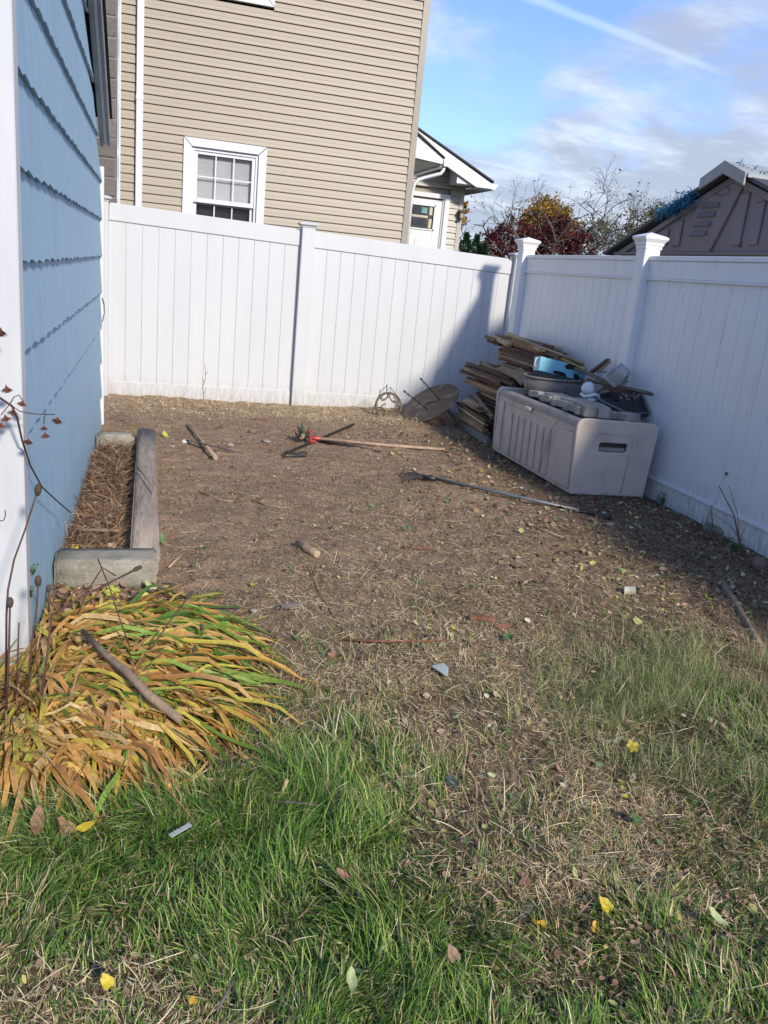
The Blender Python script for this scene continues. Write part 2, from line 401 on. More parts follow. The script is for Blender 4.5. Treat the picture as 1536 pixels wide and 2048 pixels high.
STRAWM = mat('dry_straw', (0, 0, 0), attr=True, rough=0.75, spec=0.2)
LITM = mat('leaf_litter', (0, 0, 0), attr=True, rough=0.75, transl=0.12, spec=0.2)
LILYM = mat('daylily_leaf', (0, 0, 0), attr=True, rough=0.5, transl=0.22, spec=0.35, fine=0.38, fscale=70)
FOLM = mat('tree_foliage', (0, 0, 0), attr=True, rough=0.6, transl=0.3, spec=0.25)
SOILM = mat('bare_soil', (0, 0, 0), attr=True, rough=0.95, spec=0.15, bump=1.0, bscale=60, fine=0.45, fscale=48)
TREEB = mat('grey_tree_bark', (0.13, 0.11, 0.095), (0.09, 0.075, 0.065), rough=0.9, nscale=12)
FARG = mat('far_hedge_bark', (0.06, 0.05, 0.04), rough=0.9)
LEAFD = mat('grey_green_leaf', (0.045, 0.06, 0.045), (0.07, 0.085, 0.06), rough=0.6, nscale=25)

# ------------------------------------------------------------ ground: what grows and lies where (a 0.2 m map of the yard)
GMAP = ["33346887766666666666665",
"33346888666666655555555",
"33457986455555555555555",
"55689974223455556666666",
"67899983222456666666666",
"77778973113456666666555",
"55443663113455555554444",
"21111232113566544443333",
"00000111112355433333322",
"00000011111244432222222",
"00000011111123332111111",
"00000000011112221110000",
"00000000011111111100000",
"00000000001111111110000",
"00000000000000111110000",
"00000000000000011111000",
"00000000000000011111100",
"00000000000000001111100",
"00000000000000000011100",
"00000000000000000000000",
"00000000000000000000000",
"00000000000000000000000",
"00000000000000000000000",
"00000000000000000000000",
"00000000000000000000000",
"00000000000000000000000",
"00000000000000000000000",
"00000000000000000000000",
"00000000000000000000000",
"00000000000000000000000",
"00000000000000000000000",
"00000000000000000000000",
"00000000000000000000000",
"00000000000000000000000",
"00000000000000000000000",
"00000000000000000000000",
"00000000000000000000000",
"00000000000000000000000",
"00000000000000000000000",
"00000000000000000000000",
"00000000000000000000000"]
SMAP = ["88864333455555555555556",
"88864333455555566666666",
"88753234666666666666666",
"66532247887666666666666",
"54422247988766666655555",
"43333357888765555554444",
"33334567888775433333322",
"32223578777765322222222",
"11113688777666432222222",
"11112577766655543222222",
"11112477666655443222222",
"11112366655554443211111",
"11112355555554433221111",
"11112245555554443322111",
"11112234444444444332222",
"11112233444444444333222",
"11111223344444444433322",
"11111222333333333333322",
"11111122233333333333322",
"11111111223333333333222",
"11111111122222222222222",
"11111111112222222222222",
"11111111112222222222222",
"11111111111222222222222",
"11111111111122222222222",
"11111111111111111111222",
"11111111111111111111111",
"11111111111111111111111",
"11111111111111111111111",
"11111111111111111111111",
"11111111111111111111111",
"11111121111111111111111",
"11111222222111111111111",
"11112222222211111111111",
"22112222222221111111111",
"22222222222221111111111",
"22222222222222111111111",
"22222222222222211111111",
"22222222222222222211111",
"22222222222222222222211",
"22222222222222222222222"]
GMAP = np.array([[int(c) for c in r] for r in GMAP], float) / 9
SMAP = np.array([[int(c) for c in r] for r in SMAP], float) / 9
def mapval(T, x, y):
    u = np.clip((np.asarray(x) + 0.6) / 0.2, 0, T.shape[1] - 1.001); v = np.clip((np.asarray(y) - 1.0) / 0.2, 0, T.shape[0] - 1.001)
    i = u.astype(int); j = v.astype(int); fu = u - i; fv = v - j
    return (T[j, i] * (1 - fu) + T[j, i + 1] * fu) * (1 - fv) + (T[j + 1, i] * (1 - fu) + T[j + 1, i + 1] * fu) * fv
_nt = rng.random((256, 256))
def vnoise(x, y, s, seed=0):
    x = np.asarray(x, float) * s + 17.3 * seed + 100; y = np.asarray(y, float) * s + 9.1 * seed + 100
    i = np.floor(x).astype(int); j = np.floor(y).astype(int); fx = x - i; fy = y - j
    fx = fx * fx * (3 - 2 * fx); fy = fy * fy * (3 - 2 * fy)
    a = _nt[j % 256, i % 256]; b = _nt[j % 256, (i + 1) % 256]; c = _nt[(j + 1) % 256, i % 256]; d = _nt[(j + 1) % 256, (i + 1) % 256]
    return (a * (1 - fx) + b * fx) * (1 - fy) + (c * (1 - fx) + d * fx) * fy
def fbm(x, y, s, o=4, seed=0, g=0.5):
    r = 0; w = 1; t = 0
    for k in range(o):
        r = r + w * vnoise(x, y, s * 2 ** k, seed + k); t += w; w *= g
    return r / t
def gh(x, y):
    """height of the ground"""
    x = np.asarray(x, float); y = np.asarray(y, float)
    inside = np.clip(np.minimum(np.minimum(x + 0.9, 4.2 - x) / 0.4, np.minimum(9.3 - y, y + 1) / 0.4), 0, 1)
    h = (fbm(x, y, 1.3, 3, 3) - 0.5) * 0.05 + (fbm(x, y, 9, 4, 8, 0.6) - 0.5) * 0.042
    near = np.clip((5.2 - y) / 1.5, 0, 1)
    h = h + (fbm(x, y, 34, 2, 20) - 0.5) * 0.014 * near
    h = h - 0.012 * np.clip(1 - np.abs(x - 3.70) / 0.25, 0, 1)
    return h * inside - 0.004
def ghs(x, y): return float(gh(x, y))

def axis(lo, hi, a, b, st, g=1.35):
    v = list(np.arange(a, b + st / 2, st)); s = st; q = b
    while q < hi: s *= g; q += s; v.append(min(q, hi))
    s = st; q = a; w = []
    while q > lo: s *= g; q -= s; w.append(max(q, lo))
    return np.array(w[::-1] + v)
gx = axis(-500, 500, -0.9, 4.0, 0.02); gy = axis(-300, 800, 0.7, 9.2, 0.022)
GX, GY = np.meshgrid(gx, gy)
GZ = gh(GX, GY)
V = np.stack([GX.ravel(), GY.ravel(), GZ.ravel()], 1)
ny, nx = GX.shape
idx = np.arange(nx * ny).reshape(ny, nx)
F = np.stack([idx[:-1, :-1].ravel(), idx[:-1, 1:].ravel(), idx[1:, 1:].ravel(), idx[1:, :-1].ravel()], 1)
x = GX.ravel(); y = GY.ravel()
soil = np.array([0.36, 0.248, 0.160]); humus = np.array([0.15, 0.10, 0.07]); sand = np.array([0.50, 0.38, 0.25]); thatch = np.array([0.19, 0.135, 0.08]); turf = np.array([0.06, 0.06, 0.026])  # thatch and turf darkened: shade in the gaps between blades put into the ground
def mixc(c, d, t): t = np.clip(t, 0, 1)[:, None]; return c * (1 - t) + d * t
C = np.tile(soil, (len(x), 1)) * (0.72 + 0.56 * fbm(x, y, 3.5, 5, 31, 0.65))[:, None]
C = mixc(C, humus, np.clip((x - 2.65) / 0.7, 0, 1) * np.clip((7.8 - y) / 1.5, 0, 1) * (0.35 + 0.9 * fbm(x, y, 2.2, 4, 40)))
C = mixc(C, sand, np.clip((y - 7.9 + 0.8 * (fbm(x, y, 2, 3, 44) - 0.5)) / 0.6, 0, 1) * np.clip((3.1 - x) / 0.8, 0, 1) * (0.35 + 0.65 * np.clip((x - 0.6) / 0.8, 0, 1)))
C = mixc(C, thatch, mapval(SMAP, x, y) * 0.9)
C = mixc(C, turf, mapval(GMAP, x, y) * 1.3)
C = mixc(C, turf, np.clip(np.maximum(np.maximum(-1.5 - x, x - 4.3), np.maximum(y - 9.4, 0.5 - y)) * 2, 0, 1))
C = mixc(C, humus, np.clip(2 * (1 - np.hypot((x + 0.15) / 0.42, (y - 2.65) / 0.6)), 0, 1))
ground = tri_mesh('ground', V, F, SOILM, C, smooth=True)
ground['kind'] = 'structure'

# ------------------------------------------------------------ white vinyl fence at the back
def plank_mesh(h, w, d, material, nm='plank'):
    b = MB(); g = 0.0028
    # board with chamfered long edges: the V groove between neighbours
    x0, x1 = -w / 2, w / 2
    prof = [(x0, g), (x0 + g, 0), (x1 - g, 0), (x1, g), (x1, d), (x0, d)]
    b.prism([(px, py - d / 2, -h / 2) for px, py in prof], (0, 0, h))
    return b.mesh(nm, material)
YB = 8.95
def ztop(x): return 1.868 - 0.0285 * (x + 0.45)
fence = thing('vinyl_fence', 'bright white vinyl privacy fence across the back of the yard, sunlit, with thin vertical grooves', 'fence', (1.53, YB, 0))
def back_section(x0, x1):
    za, zb = ztop(x0), ztop(x1)
    b = MB(); y0, y1 = YB - 0.012, YB + 0.032
    b.prism([(x0, y0, za - 0.165), (x1, y0, zb - 0.165), (x1, y0, zb), (x0, y0, za)], (0, y1 - y0, 0))
    b.build('top_rail', VINYL, fence, bevel=0.005)
    b = MB(); b.box(x0, x1, y0, y1, -0.03, 0.135)
    b.build('bottom_rail', VINYL, fence, bevel=0.005)
    n = round((x1 - x0) / 0.152); w = (x1 - x0) / n
    me = plank_mesh(1.68, w - 0.0015, 0.02, VINYL)
    for i in range(n):
        xc = x0 + w * (i + 0.5)
        put('plank', me, (xc, YB + 0.011, 0.90 + (ztop(xc) - 1.83)), fence)
def post(par, x, y, top, w, cap, vin, yoff=0):
    b = MB(); b.box(x - w / 2, x + w / 2, y - w / 2, y + w / 2, -0.1, top)
    p = b.build('post', vin, par, bevel=0.006)
    b = MB(); k = w / 2 * math.sqrt(2)
    if cap == 'flat':
        b.lathe([(k * 1.02, top - 0.002), (k * 1.08, top + 0.002), (k * 1.12, top + 0.016), (k * 1.42, top + 0.024), (k * 1.44, top + 0.038), (k * 1.2, top + 0.046), (0.002, top + 0.064)], (x, y, 0), 4, sq=True, sm=False)
    else:
        b.lathe([(k * 1.03, top - 0.030), (k * 1.08, top - 0.028), (k * 1.08, top - 0.004), (k * 1.18, top + 0.0), (k * 1.20, top + 0.018), (k * 1.42, top + 0.040), (k * 1.50, top + 0.048), (k * 1.50, top + 0.060), (k * 1.30, top + 0.070), (0.002, top + 0.098)], (x, y, 0), 4, sq=True, sm=False)
    b.build('post_cap', vin, p)
back_section(-0.43, 1.462)
back_section(1.600, 3.86)
post(fence, 1.531, YB - 0.006, 1.838, 0.136, 'flat', VINYL)
post(fence, -0.50, YB - 0.006, 1.872, 0.136, 'flat', VINYL)
post(fence, 3.93, YB - 0.006, 1.765, 0.136, 'flat', VINYL)
b = MB(); b.box(-0.432, -0.40, YB - 0.030, YB - 0.0125, 0.0, 1.69)
b.build('edge_channel', VINYL, fence, bevel=0.003)

# ------------------------------------------------------------ white vinyl fence on the right
XR = 3.76
rf = thing('vinyl_fence', 'shaded white vinyl fence with square capped posts along the right side behind the storage box', 'fence', (XR, 6.08, 0))
def side_section(y0, y1, zt=1.785):
    b = MB(); b.box(XR - 0.022, XR + 0.03, y0, y1, zt - 0.036, zt)
    b.box(XR - 0.012, XR + 0.028, y0, y1, zt - 0.165, zt - 0.0365)
    b.box(XR - 0.020, XR + 0.026, y0, y1, zt - 0.182, zt - 0.1655)
    b.build('top_rail', VINYLS, rf, bevel=0.004)
    b = MB(); b.box(XR - 0.014, XR + 0.03, y0, y1, -0.06, 0.118)
    b.box(XR - 0.024, XR + 0.026, y0, y1, 0.1185, 0.140)
    b.build('bottom_rail', VINYLS, rf, bevel=0.004)
    n = max(1, round((y1 - y0) / 0.148)); w = (y1 - y0) / n
    me = plank_mesh(1.52, w - 0.0015, 0.02, VINYLS)
    for i in range(n):
        put('plank', me, (XR + 0.011, y0 + w * (i + 0.5), 0.855), rf, rot=(0, 0, R(-90)))
side_section(6.148, 8.325); side_section(3.64, 6.012); side_section(1.2, 3.50); side_section(-1.5, 1.06)
post(rf, XR + 0.0, 6.08, 1.865, 0.136, 'flared', VINYLS)
post(rf, XR + 0.0, 8.395, 1.865, 0.136, 'flared', VINYLS)
post(rf, XR + 0.0, 3.57, 1.865, 0.136, 'flared', VINYLS)
post(rf, XR + 0.0, 1.13, 1.865, 0.136, 'flared', VINYLS)

# ------------------------------------------------------------ blue shingled building on the left
XW = -0.42
blue = thing('blue_building', 'blue wall of wavy edged shingles with white corner boards and a sloping grey roof edge', 'building', (XW, 5.1, 0))
YN, YF = 2.935, 7.30
def rake_z(y): return 2.165 + 0.553 * (7.13 - y)
b = MB()
b.prism([(XW - 0.016, YN - 0.05, -0.1), (XW - 0.016, YF, -0.1), (XW - 0.016, YF, 2.06), (XW - 0.016, YN - 0.05, rake_z(YN))], (-0.10, 0, 0))
b.build('wall', BLUEB, blue)
EXPO = 0.2825; Z0 = 1.378 - 0.2825 * 5
def shingle(y0, y1, z0, zt0, zt1, ph):
    """one shingle: wavy lower edge, proud at the foot, tucked in at the head"""
    n = max(3, int((y1 - y0) / 0.018)); b = MB(); vs = []
    for i in range(n + 1):
        y = y0 + (y1 - y0) * i / n; zt = zt0 + (zt1 - zt0) * i / n
        q = y / 0.203 * 2 * math.pi + ph
        wv = 0.0052 * math.sin(q) + 0.0018 * math.sin(2 * q + 0.6) + 0.0025 * math.sin(q * 0.33)
        zb = min(z0 + wv, zt - 0.002)
        vs += [(XW - 0.002, y, zt), (XW + 0.0165 + 0.0007 * math.sin(7 * y), y, zb), (XW - 0.004, y, zb + 0.001), (XW - 0.010, y, zt)]
    fs = []
    for i in range(n):
        k = i * 4
        for a, c in ((0, 1), (1, 2), (2, 3), (3, 0)):
            fs.append((k + a, k + c, k + 4 + c, k + 4 + a))
    fs += [(0, 3, 2, 1), (n * 4, n * 4 + 1, n * 4 + 2, n * 4 + 3)]
    b.add(vs, fs); return b
for r_ in range(-1, 13):
    z0 = Z0 + EXPO * r_
    y = YN - (0.31 if r_ % 2 else 0.0)
    while y < YF:
        ya, yb = max(y, YN), min(y + 0.6085, YF)
        y += 0.6095
        if yb - ya < 0.03: continue
        t0 = min(z0 + EXPO + 0.012, rake_z(ya) - 0.02); t1 = min(z0 + EXPO + 0.012, rake_z(yb) - 0.02)
        if t0 <= z0 + 0.02: continue
        if t1 <= z0 + 0.012:
            yb = ya + (yb - ya) * max(0.05, (t0 - z0 - 0.012) / max(t0 - t1, 1e-4)); t1 = z0 + 0.012
        zb = max(z0, -0.06)
        if zb >= z0 + EXPO: continue
        shingle(ya, yb, zb, t0, t1, 0.7 * r_).build('shingle', BLUE, blue)
# far corner board
b = MB(); b.box(XW - 0.02, XW + 0.030, YF + 0.001, YF + 0.062, -0.02, 2.05); b.build('corner_board', WHITE, blue, bevel=0.003)
b = MB(); b.tube([(XW + 0.018, YF - 0.006, 1.05), (XW + 0.034, YF - 0.012, 1.00), (XW + 0.036, YF - 0.010, 0.93), (XW + 0.020, YF - 0.006, 0.86)], 0.003, 6); b.build('cable', BLKIRON, blue)
# near corner board and the white front
b = MB(); b.box(XW - 0.10, XW + 0.020, 2.845, 2.933, -0.05, 4.0); b.build('corner_board', WHITE2, blue, bevel=0.004)
b = MB(); b.box(-2.6, XW - 0.10, 2.86, 2.93, -0.05, 4.0); b.build('front_board', WHITE2, blue)
# sloping roof edge: soffit strips, fascia and the black shingle edge
def rakebeam(x0, x1, dz0, dz1, y0, y1, m_, nm, mt):
    b = MB(); b.prism([(x0, y0, rake_z(y0) + dz0), (x0, y1, rake_z(y1) + dz0), (x0, y1, rake_z(y1) + dz1), (x0, y0, rake_z(y0) + dz1)], (x1 - x0, 0, 0))
    b.build(nm, mt, blue, bevel=m_)
rakebeam(XW + 0.013, XW + 0.040, -0.012, 0.10, 2.84, 7.10, 0.002, 'rake_trim', GTRIM)
rakebeam(XW + 0.041, XW + 0.066, 0.006, 0.11, 2.84, 7.10, 0.002, 'rake_trim', ALU)
rakebeam(XW + 0.067, XW + 0.088, -0.004, 0.12, 2.84, 7.10, 0.002, 'rake_trim', GTRIM)
rakebeam(XW - 2.2, XW + 0.105, 0.121, 0.150, 2.80, 7.00, 0.0, 'roof', DARK)

# ------------------------------------------------------------ block chimney beside the tan house
chim = thing('block_chimney', 'grey rough concrete block chimney between the blue wall and the tan house', 'chimney', (-0.8, 10.45, 0))
b = MB(); b.box(-1.20, -0.425, 10.318, 10.60, 0, 5.6); b.build('mortar_core', MORTAR, chim)
bm_ = MB(); bm_.obox((0, 0, 0), (0.1945, 0, 0), (0, 0.04, 0), (0, 0, 0.0935)); blk = bm_.mesh('block', BLOCK)
bm_ = MB(); bm_.obox((0, 0, 0), (0.0965, 0, 0), (0, 0.04, 0), (0, 0, 0.0935)); hblk = bm_.mesh('block', BLOCK)
zc = 4.03 - 0.2 * 20 + 0.06
for k in range(28):
    z = zc + 0.2 * k
    if k % 2: xs_ = [(-0.6225, blk), (-1.0125, blk)]
    else: xs_ = [(-0.5245, hblk), (-0.8195, blk), (-1.1125, hblk)]
    for xb, me in xs_:
        put('block', me, (xb + random.uniform(-.003, .003), 10.345 + random.uniform(-.006, .004), z), chim, bevel=0.012, seg=2)

# ------------------------------------------------------------ tan house
YH = 10.6
HX0, HX1 = -0.385, 3.005
house = thing('tan_house', 'tall tan house clad in horizontal vinyl siding behind the back fence', 'house', (1.4, YH, 0))
b = MB(); b.box(-0.40, 3.07, YH + 0.20, 13.35, 0, 6.6); b.build('wall', BTRIM, house)
EX = 0.0954
WX0, WX1 = 0.305, 1.262        # outer casing of the lower window
W2X0, W2X1 = 0.30, 1.262
WZT = 2.750; W2ZB = 4.215
def board_mesh(l):
    b = MB(); t = 0.023
    b.prism([(-l / 2, 0, 0), (-l / 2, -t, 0.0), (-l / 2, -t, 0.006), (-l / 2, -t * 0.72, EX * 0.42), (-l / 2, -t * 0.78, EX * 0.45), (-l / 2, -0.004, EX - 0.001), (-l / 2, 0, EX - 0.001)], (l, 0, 0))
    return b.mesh('siding_board', BEIGE)
cache = {}
def board(x0, x1, z, yy=YH, par=None, mt=None):
    l = round(x1 - x0, 3)
    if (l, mt) not in cache:
        cache[(l, mt)] = board_mesh(l)
        if mt: cache[(l, mt)].materials[0] = mt
    put('siding_board', cache[(l, mt)], ((x0 + x1) / 2, yy, z), par or house)
ZC = 3.9024
for k in range(-32, 27):
    z = ZC + EX * k
    if z < 0.9: continue
    if z < WZT and z > 1.2: segs = [(HX0, WX0), (WX1, HX1)]
    elif z + EX > W2ZB: segs = [(HX0, W2X0), (W2X1, HX1)]
    else: segs = [(HX0, HX1)]
    for s_ in segs: board(s_[0], s_[1], z)
b = MB(); b.box(3.005, 3.085, YH - 0.030, YH + 0.06, 0, 6.6); b.build('corner_trim', BTRIM, house, bevel=0.003)
b = MB(); b.box(-0.402, -0.386, YH - 0.026, YH + 0.0, 0, 6.6); b.build('corner_trim', WHITE, house)
b = MB(); b.box(3.086, 3.092, YH + 0.0, YH + 0.9, 0, 2.75); b.build('door_wall_trim', WHITE, house)
# downspout
b = MB(); b.box(-0.222, -0.146, YH - 0.080, YH - 0.021, 0.1, 6.3)
for zz_ in (3.05, 1.2, 4.9): b.box(-0.226, -0.142, YH - 0.083, YH - 0.0202, zz_, zz_ + 0.06)
b.build('downspout', WHITE, house, bevel=0.006)

def window(x0, x1, zb, zt, par):
    cw = 0.094
    b = MB(); y0, y1 = YH - 0.042, YH + 0.02
    # mitred casing
    o = [(x0, zb), (x1, zb), (x1, zt), (x0, zt)]; i_ = [(x0 + cw, zb + cw), (x1 - cw, zb + cw), (x1 - cw, zt - cw), (x0 + cw, zt - cw)]
    e = 0.0008
    for k in range(4):
        k2 = (k + 1) % 4
        P4 = [o[k], o[k2], i_[k2], i_[k]]
        c = (sum(p[0] for p in P4) / 4, sum(p[1] for p in P4) / 4)
        b.prism([(p[0] + (c[0] - p[0]) * e / 0.1, y0, p[1] + (c[1] - p[1]) * e / 0.1) for p in P4], (0, y1 - y0, 0))
    w = b.build('window', WHITE, par, bevel=0.002)
    ix0, ix1, izb, izt = x0 + cw, x1 - cw, zb + cw, zt - cw
    b = MB(); fr = 0.030
    b.box(ix0 + .001, ix0 + fr, YH - 0.012, YH + 0.05, izb, izt); b.box(ix1 - fr, ix1 - .001, YH - 0.012, YH + 0.05, izb, izt)
    b.box(ix0 + fr, ix1 - fr, YH - 0.010, YH + 0.05, izt - 0.035, izt - .001); b.box(ix0 + fr, ix1 - fr, YH - 0.010, YH + 0.05, izb + .001, izb + 0.04)
    b.build('jamb', WHITE, w)
    sx0, sx1 = ix0 + fr + 0.001, ix1 - fr - 0.001; mid = izt - 0.60
    def sash(za, zb_, yy, bot):
        b = MB(); s = 0.040
        b.box(sx0, sx0 + s, yy, yy + 0.03, za, zb_); b.box(sx1 - s, sx1, yy, yy + 0.03, za, zb_)
        b.box(sx0 + s, sx1 - s, yy + .001, yy + 0.029, zb_ - 0.035, zb_); b.box(sx0 + s, sx1 - s, yy - 0.006, yy + 0.029, za, za + bot)
        b.build('sash', WHITE, w, bevel=0.002)
        gx0, gx1, gz0, gz1 = sx0 + s, sx1 - s, za + bot, zb_ - 0.035
        b = MB(); b.box(gx0, gx1, yy + 0.016, yy + 0.020, gz0, gz1); b.build('pane', GLASS, w)
        b = MB()
        for f in (1 / 3, 2 / 3):
            xx = gx0 + (gx1 - gx0) * f; b.box(xx - 0.007, xx + 0.007, yy + 0.009, yy + 0.015, gz0, gz1)
        b.build('muntin', WHITE, w)
        b = MB(); zm = (gz0 + gz1) / 2; b.box(gx0, gx1, yy + 0.010, yy + 0.0145, zm - 0.007, zm + 0.007); b.build('muntin', WHITE, w)
    sash(mid, izt - 0.036, YH + 0.004, 0.050)
    sash(izb + 0.041, mid + 0.03, YH + 0.036, 0.05)
    b = MB(); b.box(sx0, sx1, YH + 0.045, YH + 0.25, izb, izt)
    bb = MB(); bb.box(sx0 - .01, sx1 + .01, YH + 0.12, YH + 0.16, izb, izt); bb.build('room_behind', DARKROOM, w)
    bm2 = MB(); bm2.obox((0, 0, 0), ((sx1 - sx0) / 2 - 0.03, 0, 0), (0, 0.005, -0.0098), (0, 0.001, 0.0006)); sl = bm2.mesh('slat', BLIND)
    z = izt - 0.06
    while z > izb + 0.05:
        if z > mid - 0.02: put('slat', sl, ((sx0 + sx1) / 2, YH + 0.078, z), w)
        z -= 0.0195
window(WX0, WX1, 1.25, WZT, house)
window(W2X0, W2X1, W2ZB, 5.7, house)
b = MB(); b.prism([(-0.9, YH - 0.35, 6.55), (3.5, YH - 0.35, 6.55), (3.5, YH + 1.3, 7.6), (-0.9, YH + 1.3, 7.6)], (0, 0, 0.12)); b.prism([(-0.9, 13.7, 6.55), (3.5, 13.7, 6.55), (3.5, YH + 1.3, 7.601), (-0.9, YH + 1.3, 7.601)], (0, 0, 0.12)); b.build('roof', DARK, house)

# ------------------------------------------------------------ low wing with the leaded glass door
YD = 14.5
wing = thing('house_wing', 'low grey beige wing with white gable trim and a white door beyond the tan house', 'house', (4.4, YD, 0))
b = MB(); b.box(3.2, 5.16, YD + 0.045, 19, 0, 3.12); b.build('wall', BTRIM, wing)
DX0, DX1 = 4.02, 4.925
for k in range(0, 38):
    z = 0.35 + 0.1005 * k
    xe = 5.095
    if z + 0.1 > 3.95: break
    lim = 5.30 - (z - 3.05) * 1.5 if z > 3.0 else 9
    if z < 2.87: 
        board(4.929, xe, z, YD, wing, BEIGE2)
    else:
        board(3.5, round(min(xe, lim), 3), z, YD, wing, BEIGE2)
b = MB(); b.box(5.095, 5.178, YD - 0.028, YD + 0.05, 0, 3.10); b.build('corner_trim', BEIGE2, wing, bevel=0.003)
fr_ = MB(); fr_.box(4.835, DX1, YD - 0.035, YD + 0.02, 0, 2.868); fr_.box(3.9, 4.834, YD - 0.034, YD + 0.02, 2.79, 2.866)
fr_.build('door_frame', WHITE, wing, bevel=0.003)
b = MB(); b.box(4.800, 4.8345, YD - 0.012, YD + 0.03, 0, 2.789); b.build('door_stop', SHADE, wing)
gx0, gx1, gz0, gz1 = 4.06, 4.665, 2.275, 2.655
b = MB(); b.box(3.9, gx0, YD + 0.004, YD + 0.03, 0.1, 2.76); b.box(gx1, 4.799, YD + 0.004, YD + 0.03, 0.1, 2.76)
b.box(gx0, gx1, YD + 0.0045, YD + 0.03, gz1, 2.759); b.box(gx0, gx1, YD + 0.0045, YD + 0.03, 0.101, gz0)
b.box(3.92, 4.30, YD - 0.004, YD + 0.0035, 1.3, 2.10); b.box(4.36, 4.70, YD - 0.004, YD + 0.0035, 1.3, 2.10)
door = b.build('door', WHITE, wing, bevel=0.004)
b = MB()
for (x0, x1, z0, z1) in ((gx0 - .02, gx1 + .02, gz1 - 0.004, gz1 + 0.02), (gx0 - .02, gx1 + .02, gz0 - 0.02, gz0 + 0.004), (gx1 - .004, gx1 + .021, gz0 - 0.0195, gz1 + 0.0195)): b.box(x0, x1, YD - 0.010, YD + 0.003, z0, z1)
b.build('glass_frame', WHITE, door)
P_ = [(0, .12, 0, .42, 0), (0, .12, .56, 1, 0), (.12, .36, .86, 1, 1), (.12, .34, .62, .84, 0), (.14, .30, .40, .84, 3), (.36, .80, .60, 1, 0), (.62, .80, .66, .92, 2), (.0, .16, .44, .54, 1), (.34, .84, .46, .58, 1),
      (.14, .36, .12, .44, 3), (.38, .74, .14, .44, 0), (.12, .34, 0, .10, 1), (.36, .84, 0, .12, 0), (.86, .96, .60, .96, 1), (.86, .96, .04, .46, 1), (.76, .84, .14, .44, 3), (.86, .96, .48, .58, 3)]
b = MB(); b.box(gx0, gx1 - 0.005, YD + 0.020, YD + 0.028, gz0 + .005, gz1 - .005); b.build('pane_backing', BLKIRON, door)
for u0, u1, v0, v1, k in P_:
    b = MB(); g = 0.004; dd = 0.001 * k
    b.box(gx0 + (gx1 - gx0) * u0 + g, gx0 + (gx1 - gx0) * u1 - g, YD + 0.012 - dd, YD + 0.0195, gz0 + (gz1 - gz0) * v0 + g, gz0 + (gz1 - gz0) * v1 - g)
    b.build('pane', [GLASSD, CREAM, TEAL, BLKIRON][k], door)
# gable trim, fascia and gutters
YG = 14.0
b = MB(); b.prism([(3.2, YG, 4.15), (3.2, YG, 3.93), (5.20, YG, 3.00), (5.47, YG, 3.00), (5.47, YG, 3.085)], (0, 0.05, 0)); b.build('rake_board', WHITE, wing, bevel=0.002)
b = MB(); b.prism([(4.86, YG + 0.051, 3.30), (4.86, YG + 0.051, 3.03), (5.40, YG + 0.051, 3.03)], (0, 0.40, 0)); b.build('eave_return', WHITE, wing)
b = MB(); b.prism([(3.2, YG - 0.02, 4.152), (5.50, YG - 0.02, 3.10), (5.50, YG - 0.02, 3.13), (3.2, YG - 0.02, 4.185)], (0, 5.0, 0)); b.build('roof', DARK, wing)
b = MB(); b.box(5.179, 5.46, YG + 0.052, 19, 2.975, 2.999); b.build('soffit', SHADE, wing)
def gutter(x0, y0, y1, zt, nm='gutter'):
    b = MB(); b.prism([(x0, y0, zt), (x0, y0, zt - 0.095), (x0 + 0.07, y0, zt - 0.095), (x0 + 0.095, y0, zt - 0.045), (x0 + 0.13, y0, zt - 0.01), (x0 + 0.13, y0, zt)], (0, y1 - y0, 0)); b.build(nm, ALU, wing, bevel=0.002)
gutter(5.475, YG + 0.01, 19, 3.085)
# small porch roof in front of it
YP = 12.5
porch = thing('porch_roof', 'small white boxed porch roof with gutter and bent downspout tucked behind the tan house corner', 'porch roof', (3.7, YP, 3.1))
b = MB(); b.prism([(3.10, YP, 3.78), (3.10, YP, 3.165), (4.075, YP, 3.085), (4.085, YP, 3.16), (3.62, YP, 3.44)], (0, 0.04, 0)); b.build('gable_panel', WHITE, porch, bevel=0.002)
b = MB(); b.prism([(3.10, YP - 0.03, 3.785), (3.62, YP - 0.03, 3.445), (4.095, YP - 0.03, 3.165), (4.095, YP - 0.03, 3.18), (3.10, YP - 0.03, 3.81)], (0, 1.9, 0)); b.build('roof', DARK, porch)
for i in range(9):
    b = MB(); x0 = 3.11 + 0.105 * i; zz_ = 3.155 - 0.0085 * 0 - 0.08 * (x0 - 3.1)
    b.prism([(x0, YP + 0.041, zz_ - 0.004), (x0 + 0.10, YP + 0.041, zz_ - 0.012), (x0 + 0.10, YP + 0.041, zz_ + 0.004), (x0, YP + 0.041, zz_ + 0.012)], (0, 1.85, 0)); b.build('soffit_board', SHADE, porch)
b = MB(); b.box(4.05, 4.084, YP + 0.041, 14.36, 3.055, 3.15); b.build('fascia', WHITE, porch)
b = MB(); x0 = 4.087; zt = 3.155; b.prism([(x0, YP - 0.02, zt), (x0, YP - 0.02, zt - 0.095), (x0 + 0.07, YP - 0.02, zt - 0.095), (x0 + 0.095, YP - 0.02, zt - 0.045), (x0 + 0.13, YP - 0.02, zt - 0.01), (x0 + 0.13, YP - 0.02, zt)], (0, 1.85, 0)); b.build('gutter', ALU, porch, bevel=0.002)
b = MB(); b.tube([(4.12, YP + 0.05, 3.07), (4.11, YP + 0.05, 3.01), (4.07, YP + 0.04, 2.955), (3.98, YP, 2.925), (3.80, YP - 0.06, 2.86), (3.70, YP - 0.08, 2.82), (3.645, YP - 0.09, 2.76), (3.62, YP - 0.09, 2.6), (3.62, YP - 0.09, 0.2)], 0.034, 8, flat=0.8); b.build('downspout', ALU, porch)
